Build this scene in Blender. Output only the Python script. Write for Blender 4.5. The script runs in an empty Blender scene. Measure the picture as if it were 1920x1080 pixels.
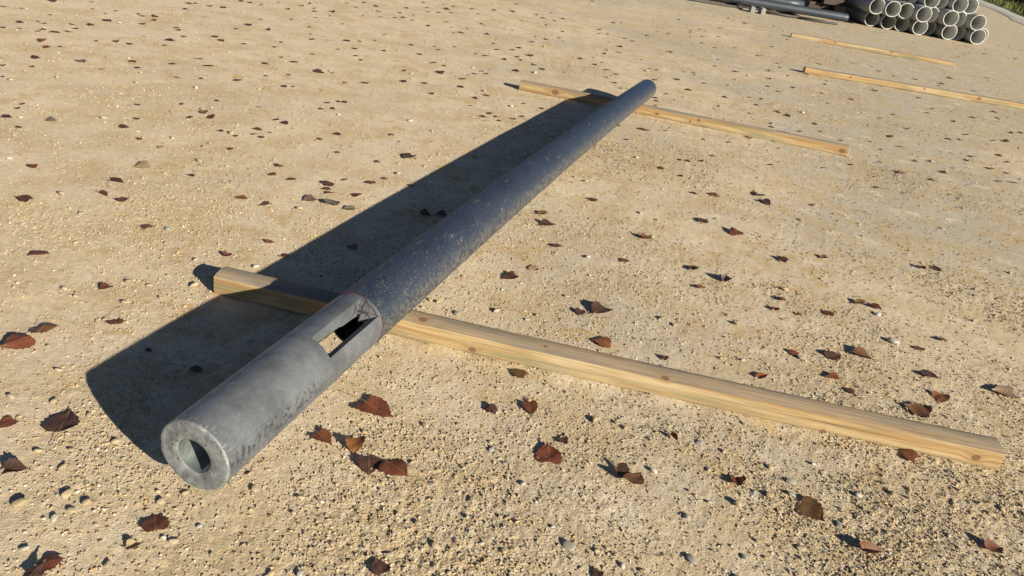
import bpy, math, random
import numpy as np
from mathutils import Vector, Matrix, Euler

random.seed(7)
RNG = np.random.default_rng(11)
SC = bpy.context.scene
COL = SC.collection

# ------------------------------------------------------------------ camera
CAM_H = 1.3173
PITCH, ROLL = 0.475394, 0.166164
cam_data = bpy.data.cameras.new('camera')
cam_data.sensor_width = 36.0
cam_data.lens = 1393.69 / 1920.0 * 36.0
cam_data.clip_start = 0.05
cam_data.clip_end = 2000.0
cam = bpy.data.objects.new('camera', cam_data)
COL.objects.link(cam)
fw = Vector((0, math.cos(PITCH), -math.sin(PITCH)))
rt, up = Vector((1, 0, 0)), Vector((0, math.sin(PITCH), math.cos(PITCH)))
cr = rt * math.cos(ROLL) + up * math.sin(ROLL)
cu = up * math.cos(ROLL) - rt * math.sin(ROLL)
cam.matrix_world = Matrix(((cr.x, cu.x, -fw.x, 0), (cr.y, cu.y, -fw.y, 0), (cr.z, cu.z, -fw.z, CAM_H), (0, 0, 0, 1)))
SC.camera = cam

# ------------------------------------------------------------------ sky and sun
SUN_AZ, SUN_EL = math.radians(-41.55), math.radians(21.5)      # azimuth from +x, counter-clockwise
sun_dir = Vector((math.cos(SUN_AZ) * math.cos(SUN_EL), math.sin(SUN_AZ) * math.cos(SUN_EL), math.sin(SUN_EL)))
world = bpy.data.worlds.new('World')
SC.world = world
world.use_nodes = True
wnt = world.node_tree
wnt.nodes.clear()
sky = wnt.nodes.new('ShaderNodeTexSky')
sky.sky_type = 'NISHITA'
sky.sun_disc = False
sky.sun_elevation = SUN_EL
sky.sun_rotation = math.pi / 2 - SUN_AZ
sky.air_density, sky.dust_density, sky.ozone_density = 0.5, 0.3, 2.0
wbg = wnt.nodes.new('ShaderNodeBackground')
wbg.inputs['Strength'].default_value = 0.05
wout = wnt.nodes.new('ShaderNodeOutputWorld')
wnt.links.new(sky.outputs[0], wbg.inputs['Color'])
wnt.links.new(wbg.outputs[0], wout.inputs['Surface'])
sun_data = bpy.data.lights.new('sun', 'SUN')
sun_data.energy = 5.0
sun_data.angle = math.radians(0.53)
sun_data.color = (1.0, 0.92, 0.78)
sun = bpy.data.objects.new('sun', sun_data)
COL.objects.link(sun)
sun.rotation_euler = sun_dir.to_track_quat('Z', 'Y').to_euler()
SC.view_settings.view_transform = 'Standard'
SC.view_settings.look = 'None'
SC.view_settings.exposure = 1.10
SC.view_settings.gamma = 1.0
SC.view_settings.use_curve_mapping = False

# ------------------------------------------------------------------ helpers
def link(o, parent=None):
    COL.objects.link(o)
    if parent is not None:
        o.parent = parent
    return o

def mesh_from(verts, faces, mats=(), smooth=True, name='mesh'):
    me = bpy.data.meshes.new(name)
    me.from_pydata([tuple(v) for v in verts], [], [tuple(f) for f in faces])
    for m in mats:
        me.materials.append(m)
    if smooth:
        me.polygons.foreach_set('use_smooth', [True] * len(me.polygons))
    me.update()
    return me

def fast_mesh(name, V, T, mats=(), smooth=False):
    """V (n,3) float array, T (m,k) int array with k = 3 or 4."""
    me = bpy.data.meshes.new(name)
    n, m, k = len(V), len(T), T.shape[1]
    me.vertices.add(n)
    me.vertices.foreach_set('co', np.ascontiguousarray(V, dtype=np.float32).ravel())
    me.loops.add(m * k)
    me.loops.foreach_set('vertex_index', np.ascontiguousarray(T, dtype=np.int32).ravel())
    me.polygons.add(m)
    me.polygons.foreach_set('loop_start', np.arange(0, m * k, k, dtype=np.int32))
    me.polygons.foreach_set('use_smooth', np.full(m, smooth, dtype=bool))
    for mt in mats:
        me.materials.append(mt)
    me.update()
    me.validate()
    return me

def obj(name, me, parent=None, loc=(0, 0, 0), rot=(0, 0, 0)):
    o = bpy.data.objects.new(name, me)
    o.location, o.rotation_euler = loc, rot
    return link(o, parent)

def empty(name, loc=(0, 0, 0), rot=(0, 0, 0)):
    o = bpy.data.objects.new(name, None)
    o.location, o.rotation_euler = loc, rot
    o.empty_display_size = 0.05
    return link(o)

def tag(o, label, cat, group=None):
    o['label'], o['category'] = label, cat
    if group:
        o['group'] = group
    return o

def set_color_attr(me, name, rgb):
    a = me.color_attributes.new(name, 'FLOAT_COLOR', 'POINT')
    d = np.ones((len(me.vertices), 4), dtype=np.float32)
    d[:, :3] = rgb
    a.data.foreach_set('color', d.ravel())

def tube(points, radii, n=8, caps=True):
    """round tube along a polyline, returns verts, faces"""
    P = [Vector(p) for p in points]
    if not hasattr(radii, '__len__'):
        radii = [radii] * len(P)
    V, F = [], []
    ref = Vector((0.13, 0.21, 0.97))
    for i, p in enumerate(P):
        d = (P[min(i + 1, len(P) - 1)] - P[max(i - 1, 0)]).normalized()
        a = d.cross(ref)
        if a.length < 1e-3:
            a = d.cross(Vector((1, 0, 0)))
        a.normalize()
        b = a.cross(d)
        for k in range(n):
            t = 2 * math.pi * k / n
            V.append(p + (a * math.cos(t) + b * math.sin(t)) * radii[i])
    for i in range(len(P) - 1):
        for k in range(n):
            F.append((i * n + k, i * n + (k + 1) % n, (i + 1) * n + (k + 1) % n, (i + 1) * n + k))
    if caps:
        F.append(tuple(range(n))[::-1])
        F.append(tuple((len(P) - 1) * n + k for k in range(n)))
    return V, F

class Nodes:
    """small wrapper for building procedural materials"""
    def __init__(self, name):
        self.m = bpy.data.materials.new(name)
        self.m.use_nodes = True
        self.nt = self.m.node_tree
        self.nt.nodes.clear()
        self.out = self.nt.nodes.new('ShaderNodeOutputMaterial')
        self.b = self.nt.nodes.new('ShaderNodeBsdfPrincipled')
        self.nt.links.new(self.b.outputs[0], self.out.inputs['Surface'])
    def put(self, sock, v):
        if isinstance(v, bpy.types.NodeSocket):
            self.nt.links.new(v, sock)
        elif v is not None:
            if hasattr(sock.default_value, '__len__') and len(sock.default_value) == 4 and len(v) == 3:
                v = (*v, 1.0)
            sock.default_value = v
    def set(self, **kw):
        for k, v in kw.items():
            self.put(self.b.inputs[k.replace('_', ' ')], v)
    def node(self, t, **kw):
        n = self.nt.nodes.new(t)
        for k, v in kw.items():
            setattr(n, k, v)
        return n
    def coord(self, which='Object'):
        return self.node('ShaderNodeTexCoord').outputs[which]
    def mapping(self, vec, scale=(1, 1, 1), loc=(0, 0, 0), rot=(0, 0, 0)):
        n = self.node('ShaderNodeMapping')
        self.put(n.inputs['Vector'], vec)
        n.inputs['Scale'].default_value = scale
        n.inputs['Location'].default_value = loc
        n.inputs['Rotation'].default_value = rot
        return n.outputs[0]
    def noise(self, vec, scale, detail=3, rough=0.55, dist=0.0, out='Fac'):
        n = self.node('ShaderNodeTexNoise')
        self.put(n.inputs['Vector'], vec)
        n.inputs['Scale'].default_value = scale
        n.inputs['Detail'].default_value = detail
        n.inputs['Roughness'].default_value = rough
        n.inputs['Distortion'].default_value = dist
        return n.outputs[out]
    def voronoi(self, vec, scale, out='Distance', rand=1.0, feature='F1'):
        n = self.node('ShaderNodeTexVoronoi', feature=feature)
        self.put(n.inputs['Vector'], vec)
        n.inputs['Scale'].default_value = scale
        n.inputs['Randomness'].default_value = rand
        return n.outputs[out]
    def ramp(self, fac, lo, hi, a=0.0, b=1.0):
        n = self.node('ShaderNodeMapRange', interpolation_type='SMOOTHSTEP')
        self.put(n.inputs['Value'], fac)
        for i, v in zip(('From Min', 'From Max', 'To Min', 'To Max'), (lo, hi, a, b)):
            n.inputs[i].default_value = v
        return n.outputs[0]
    def mix(self, fac, a, b, blend='MIX'):
        n = self.node('ShaderNodeMix', data_type='RGBA', blend_type=blend)
        self.put(n.inputs[0], fac)
        self.put(n.inputs[6], a)
        self.put(n.inputs[7], b)
        return n.outputs[2]
    def math(self, op, a, b=None, c=None):
        n = self.node('ShaderNodeMath', operation=op)
        self.put(n.inputs[0], a)
        if b is not None:
            self.put(n.inputs[1], b)
        if c is not None:
            self.put(n.inputs[2], c)
        return n.outputs[0]
    def sep(self, vec):
        n = self.node('ShaderNodeSeparateXYZ')
        self.put(n.inputs[0], vec)
        return n.outputs
    def comb(self, x, y, z):
        n = self.node('ShaderNodeCombineXYZ')
        for i, v in enumerate((x, y, z)):
            self.put(n.inputs[i], v)
        return n.outputs[0]
    def attr(self, name, out='Color'):
        n = self.node('ShaderNodeAttribute', attribute_name=name)
        return n.outputs[out]
    def objcolor(self):
        return self.node('ShaderNodeObjectInfo').outputs['Color']
    def objrand(self):
        return self.node('ShaderNodeObjectInfo').outputs['Random']
    def bump(self, height, strength=0.5, dist=0.01, normal=None):
        n = self.node('ShaderNodeBump')
        self.put(n.inputs['Height'], height)
        n.inputs['Strength'].default_value = strength
        n.inputs['Distance'].default_value = dist
        if normal is not None:
            self.put(n.inputs['Normal'], normal)
        return n.outputs[0]

# ------------------------------------------------------------------ terrain height (numpy noise)
def _hash(ix, iy, k):
    h = (ix.astype(np.int64) * 374761393 + iy.astype(np.int64) * 668265263 + k * 974711) & 0x7fffffff
    h = ((h ^ (h >> 13)) * 1274126177) & 0x7fffffff
    h = ((h ^ (h >> 15)) * 2246822519) & 0x7fffffff
    return ((h ^ (h >> 11)) & 0xffff) / 65535.0

def vnoise(x, y, wl, k):
    ca, sa = math.cos(k * 1.37 + 0.4), math.sin(k * 1.37 + 0.4)
    u, v = (x * ca - y * sa) / wl, (x * sa + y * ca) / wl
    ix, iy = np.floor(u), np.floor(v)
    fu, fv = u - ix, v - iy
    fu = fu * fu * fu * (fu * (fu * 6 - 15) + 10)
    fv = fv * fv * fv * (fv * (fv * 6 - 15) + 10)
    a, b = _hash(ix, iy, k), _hash(ix + 1, iy, k)
    c, d = _hash(ix, iy + 1, k), _hash(ix + 1, iy + 1, k)
    return (a + (b - a) * fu) * (1 - fv) + (c + (d - c) * fu) * fv - 0.5

def cells(x, y, wl, k):
    """rounded pebble bumps: 1 at a cell's seed, 0 away from it"""
    u, v = x / wl, y / wl
    ix, iy = np.floor(u), np.floor(v)
    best = np.full(x.shape, 9.0)
    for dx in (-1, 0, 1):
        for dy in (-1, 0, 1):
            jx, jy = ix + dx, iy + dy
            px = jx + _hash(jx, jy, k)
            py = jy + _hash(jx, jy, k + 17)
            r = 0.25 + 0.4 * _hash(jx, jy, k + 31)
            best = np.minimum(best, ((u - px) ** 2 + (v - py) ** 2) / (r * r))
    return np.sqrt(np.clip(1 - best, 0, 1))

def rough_mask(x, y):
    n = vnoise(x, y, 0.9, 3) + 0.6 * vnoise(x, y, 0.37, 4) + 0.35 * vnoise(x, y, 0.13, 5)
    near = np.exp(-((x - 0.3) ** 2 / 4.0 + (y - 0.95) ** 2 / 0.9)) * 0.26
    right = np.exp(-((x - 1.9) ** 2 / 0.5 + (y - 2.0) ** 2 / 0.8)) * 0.08
    left = 0.34 * np.clip((-x - 0.1) / 1.2, 0, 1) * np.clip((y - 1.7) / 1.0, 0, 1)
    return np.clip((n + near + right - left + 0.10) / 0.75, 0, 1)

BEAMS = [(-0.99, 2.150, -0.1042, 2.560, 0.012), (-0.2067, 5.967, -0.1497, 2.547, 0.004), (3.0584, 9.4369, -0.0043, 2.70, 0.0), (3.8690, 13.1596, -0.1233, 2.617, 0.0)]
def bank(x, y):
    """grit pushed up along the feet of the timbers"""
    h = np.zeros(x.shape)
    for bx, by, a, L, bow in BEAMS:
        u = (x - bx) * math.cos(a) + (y - by) * math.sin(a)
        v = -(x - bx) * math.sin(a) + (y - by) * math.cos(a) + bow * (1 - np.clip(2 * u / L - 1, -1, 1) ** 2)
        on = (u > -0.03) & (u < L + 0.03)
        d = np.where(v < 0.045, -v, v - 0.09)
        h += on * np.exp(-np.clip(d, 0, None) ** 2 / 0.0006) * (d > -0.03) * (0.003 + 0.010 * vnoise(x, y, 0.10, 31))
    return np.clip(h, 0, 0.014)

def height(x, y, fine=True):
    x, y = np.atleast_1d(np.asarray(x, float)), np.atleast_1d(np.asarray(y, float))
    r = np.hypot(x, y)
    m = rough_mask(x, y)
    far = np.clip((r - 12) / 40, 0, 1)
    h = 0.007 * vnoise(x, y, 1.3, 1) + 0.005 * vnoise(x, y, 0.31, 2) + 0.05 * far * vnoise(x, y, 7.0, 8)
    h += 0.0030 * vnoise(x, y, 0.085, 6) * (0.5 + 0.5 * m) + bank(x, y)
    if fine:
        nf = np.clip((14 - r) / 8, 0, 1)
        h += nf * (0.0012 + 0.0014 * m) * vnoise(x, y, 0.031, 7)
        h += nf * (0.0006 + 0.0016 * m) * cells(x, y, 0.021, 9)
        nn = np.clip((5 - r) / 2, 0, 1)
        h += nn * (0.0005 + 0.0009 * m) * cells(x, y, 0.0105, 10)
        h += nn * 0.0013 * (0.5 + 0.5 * m) * vnoise(x, y, 0.014, 12)
    return h - 0.002

def gz(x, y):
    return float(height(x, y, False)[0])

NEAR_LEAVES = [
    (-1.955, 2.611, 0.063, 'd', 'small dark leaf near the left picture edge, above the long-stalked one'),
    (-1.723, 2.772, 0.059, 'r', 'red-brown leaf, upper of a close pair left of the pole shadow'),
    (-1.632, 2.748, 0.062, 'r', 'flat red-brown leaf, lower of a close pair left of the pole shadow'),
    (-1.228, 2.969, 0.058, 'o', 'bright orange-red leaf alone between the leaf pair and the pole shadow'),
    (-1.118, 2.942, 0.065, 'b', 'dull brown flat leaf just right of the bright orange-red one'),
    (-0.968, 3.085, 0.071, 'g', 'grey-brown round leaf, left of two lying beside the pole shadow'),
    (-0.862, 3.092, 0.075, 'g', 'grey-brown round leaf nearest the shadow edge, right of two'),
    (-0.909, 3.195, 0.047, 'r', 'red leaf tucked above the two grey-brown leaves beside the shadow'),
    (-1.419, 2.539, 0.061, 'b', 'tan-brown leaf alone on the smooth ground above the near beam end'),
    (-1.626, 2.214, 0.091, 'r', 'narrow red-brown leaf with a long thin stalk at the left edge'),
    (-0.958, 2.593, 0.045, 'r', 'small red-brown leaf standing on edge beside the shadow border'),
    (-1.065, 2.431, 0.05, 'r', 'dark red leaf just above the near beam left end'),
    (-0.87, 2.507, 0.046, 'r', 'red leaf half cut by the pole shadow edge above the near beam'),
    (-1.318, 2.071, 0.053, 'r', 'small red-brown leaf left of the near beam end among pebbles'),
    (-1.185, 1.893, 0.05, 'r', 'small dark red leaf between the near beam end and left edge'),
    (-1.34, 1.795, 0.09, 'b', 'brown and yellow mottled leaf with upright stalk near left edge'),
    (-1.363, 1.699, 0.097, 'r', 'large dark red round leaf at the left edge below the mottled one'),
    (-0.86, 1.728, 0.045, 'd', 'dark leaf lying inside the pole shadow near the base end'),
    (-1.023, 1.779, 0.029, 'd', 'small dark leaf in the pole shadow left of the near beam'),
    (-0.785, 3.231, 0.051, 'r', 'red-brown leaf at the shadow border beside the middle of the pole'),
    (-0.778, 3.052, 0.069, 'g', 'grey-brown leaf just touching the shadow border, lower of the cluster'),
    (-0.441, 3.123, 0.074, 'd', 'dark leaf in the shadow, left one of an overlapping pair by the pole'),
    (-0.378, 3.158, 0.066, 'd', 'dark leaf in the shadow, right one of an overlapping pair by the pole'),
    (-0.655, 2.682, 0.051, 'd', 'single dark leaf in the pole shadow halfway to the near beam'),
    (0.083, 3.385, 0.061, 'b', 'small brown leaf right of the pole, above a curled dark one'),
    (0.111, 3.248, 0.08, 'd', 'curled dark brown leaf right of the middle of the pole'),
    (0.35, 3.714, 0.057, 'd', 'small dark leaf right of the pole, above open smooth ground'),
    (0.172, 3.02, 0.055, 'd', 'dark red wedge-shaped leaf between the pole and the near beam'),
    (0.591, 3.297, 0.071, 'r', 'brown-red leaf alone on smooth ground in the centre right'),
    (0.472, 2.993, 0.055, 'o', 'small orange leaf right of the dark red wedge-shaped leaf'),
    (0.076, 2.77, 0.055, 'p', 'pale peach leaf casting a dark shadow right of the pole'),
    (-0.018, 2.645, 0.081, 'd', 'dark brown curled leaf with short stalk right of the pole'),
    (0.339, 2.488, 0.095, 'd', 'large blackish arched leaf standing above the near beam'),
    (0.264, 2.45, 0.047, 'd', 'small dark leaf touching the large blackish arched leaf'),
    (0.342, 2.26, 0.072, 'o', 'orange-brown leaf close above the near beam, middle of the picture'),
    (0.067, 1.975, 0.062, 'b', 'flat round two-lobed brown leaf just below the near beam'),
    (0.561, 2.215, 0.038, 'd', 'small dark curled leaf touching the back of the near beam'),
    (1.062, 4.144, 0.075, 'r', 'small reddish leaf, second of a row at right of the pole'),
    (1.346, 4.277, 0.098, 'd', 'dark wide leaf, upper of two right of the far beam end'),
    (1.365, 4.15, 0.076, 'd', 'dark leaf, lower of two right of the far beam end'),
    (0.917, 3.672, 0.072, 'd', 'small dark leaf on smooth pale ground right of centre'),
    (1.069, 3.576, 0.08, 'r', 'red leaf with drooping edge on smooth ground right of centre'),
    (1.248, 3.311, 0.072, 'd', 'arched dark leaf on a yellowish gravel patch at right'),
    (1.483, 3.429, 0.057, 'r', 'small red leaf right of the arched leaf on yellowish gravel'),
    (2.014, 3.519, 0.061, 'd', 'grey leaf, left of a pair near the right edge'),
    (2.101, 3.542, 0.067, 'd', 'grey leaf, right of a pair near the right edge'),
    (0.782, 3.029, 0.065, 'd', 'dark triangular leaf above a tiny orange one'),
    (0.911, 2.972, 0.077, 'g', 'grey folded leaf with dark shadow right of the triangular leaf'),
    (0.787, 2.852, 0.054, 'o', 'tiny bright orange leaf below the dark triangular leaf'),
    (1.132, 2.862, 0.06, 'r', 'brown-red leaf with raised stalk right of centre'),
    (1.084, 2.762, 0.043, 'r', 'small dark red leaf below the one with raised stalk'),
    (1.182, 2.754, 0.03, 'r', 'tiniest red leaf right of the small dark red leaf'),
    (1.316, 2.805, 0.052, 'r', 'red leaf left of the overlapping pair on gravel'),
    (1.497, 2.951, 0.072, 'b', 'brown leaf, left of a touching pair on gravel at right'),
    (1.569, 2.943, 0.069, 'r', 'dark red leaf, right of a touching pair on gravel at right'),
    (1.768, 2.741, 0.049, 'b', 'small brown leaf near the right edge above the near beam'),
    (1.071, 2.416, 0.046, 'r', 'red-brown leaf above the near beam, left of a dark folded one'),
    (1.229, 2.446, 0.08, 'd', 'dark folded leaf with upright flap above the near beam'),
    (1.344, 2.495, 0.098, 'b', 'long brown leaf right of the dark folded leaf'),
    (1.627, 2.626, 0.044, 'r', 'thin red leaf beside a pale stone at right'),
    (0.902, 2.206, 0.055, 'o', 'orange-brown leaf touching the back edge of the near beam'),
    (1.171, 2.28, 0.065, 'r', 'dark red leaf just behind the near beam at right'),
    (1.584, 2.42, 0.076, 'd', 'dark brown wide leaf behind the right part of the near beam'),
    (-1.176, 1.384, 0.054, 'o', 'orange leaf cut by the left picture edge'),
    (-1.056, 1.427, 0.098, 'd', 'large dark red pointed leaf with long stalk left of the pole end'),
    (-1.056, 1.243, 0.058, 'd', 'blackish leaf at the left edge below the pole end level'),
    (-0.689, 1.161, 0.061, 'r', 'red leaf with bright tip in front of the pole end'),
    (-0.827, 1.017, 0.055, 'r', 'curled red leaf standing up in the bottom left corner'),
    (-0.833, 0.983, 0.053, 'd', 'dark leaf under the curled red one in the bottom left corner'),
    (-0.421, 1.523, 0.061, 'r', 'red heart-shaped leaf nearest the pole right side'),
    (-0.701, 1.087, 0.044, 'p', 'pale straw-coloured buried leaf below the pole end'),
    (-0.316, 1.678, 0.098, 'r', 'large dark red-brown leaf with a thin stalk right of the pole end'),
    (-0.338, 1.512, 0.063, 'o', 'rusty orange leaf with curved edge above an overlapping pair'),
    (-0.284, 1.448, 0.071, 'd', 'dark leaf, left one of a large overlapping pair'),
    (-0.213, 1.449, 0.085, 'r', 'red leaf with yellow midrib, right one of a large overlapping pair'),
    (0.002, 1.762, 0.053, 'd', 'small dark red leaf, left of two below the near beam'),
    (0.113, 1.801, 0.075, 'r', 'tilted red-brown leaf, right of two below the near beam'),
    (0.211, 1.677, 0.046, 'd', 'small blackish leaf above the veined red leaf'),
    (0.173, 1.613, 0.082, 'r', 'red leaf with orange veins and a long stalk lower centre'),
    (0.54, 1.775, 0.049, 'r', 'small red leaf below the middle right of the near beam'),
    (0.376, 1.576, 0.065, 'd', 'dark crumpled leaf under a brown one, lower right of centre'),
    (0.408, 1.556, 0.079, 'b', 'brown leaf on top of a dark crumpled one, lower right of centre'),
    (-0.186, 1.143, 0.054, 'd', 'dark brown leaf with straight stalk at the bottom edge'),
    (0.298, 1.222, 0.035, 'd', 'black leaf scrap cut by the bottom edge'),
    (0.696, 1.626, 0.058, 'r', 'red-brown upright leaf below the near beam at right'),
    (0.885, 1.557, 0.098, 'b', 'large flat brown leaf in two halves at lower right'),
    (1.007, 1.441, 0.079, 'b', 'folded brown leaf with pale flap near the bottom right'),
    (1.368, 1.528, 0.067, 'r', 'dark reddish leaf at the right edge near the bottom'),
    (1.421, 2.155, 0.09, 'b', 'long brown leaf behind the right end of the near beam'),
    (1.552, 2.264, 0.08, 'o', 'orange-brown curled leaf behind the right end of the near beam'),
    (1.84, 2.385, 0.098, 'p', 'pale pink folded leaf with long shadow at the right edge'),
    (1.28, 1.888, 0.053, 'r', 'dark red leaf pinned under the right end of the near beam'),
    (1.207, 2.209, 0.041, 'd', 'small dark leaf scrap close behind the near beam at right'),
]
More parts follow.
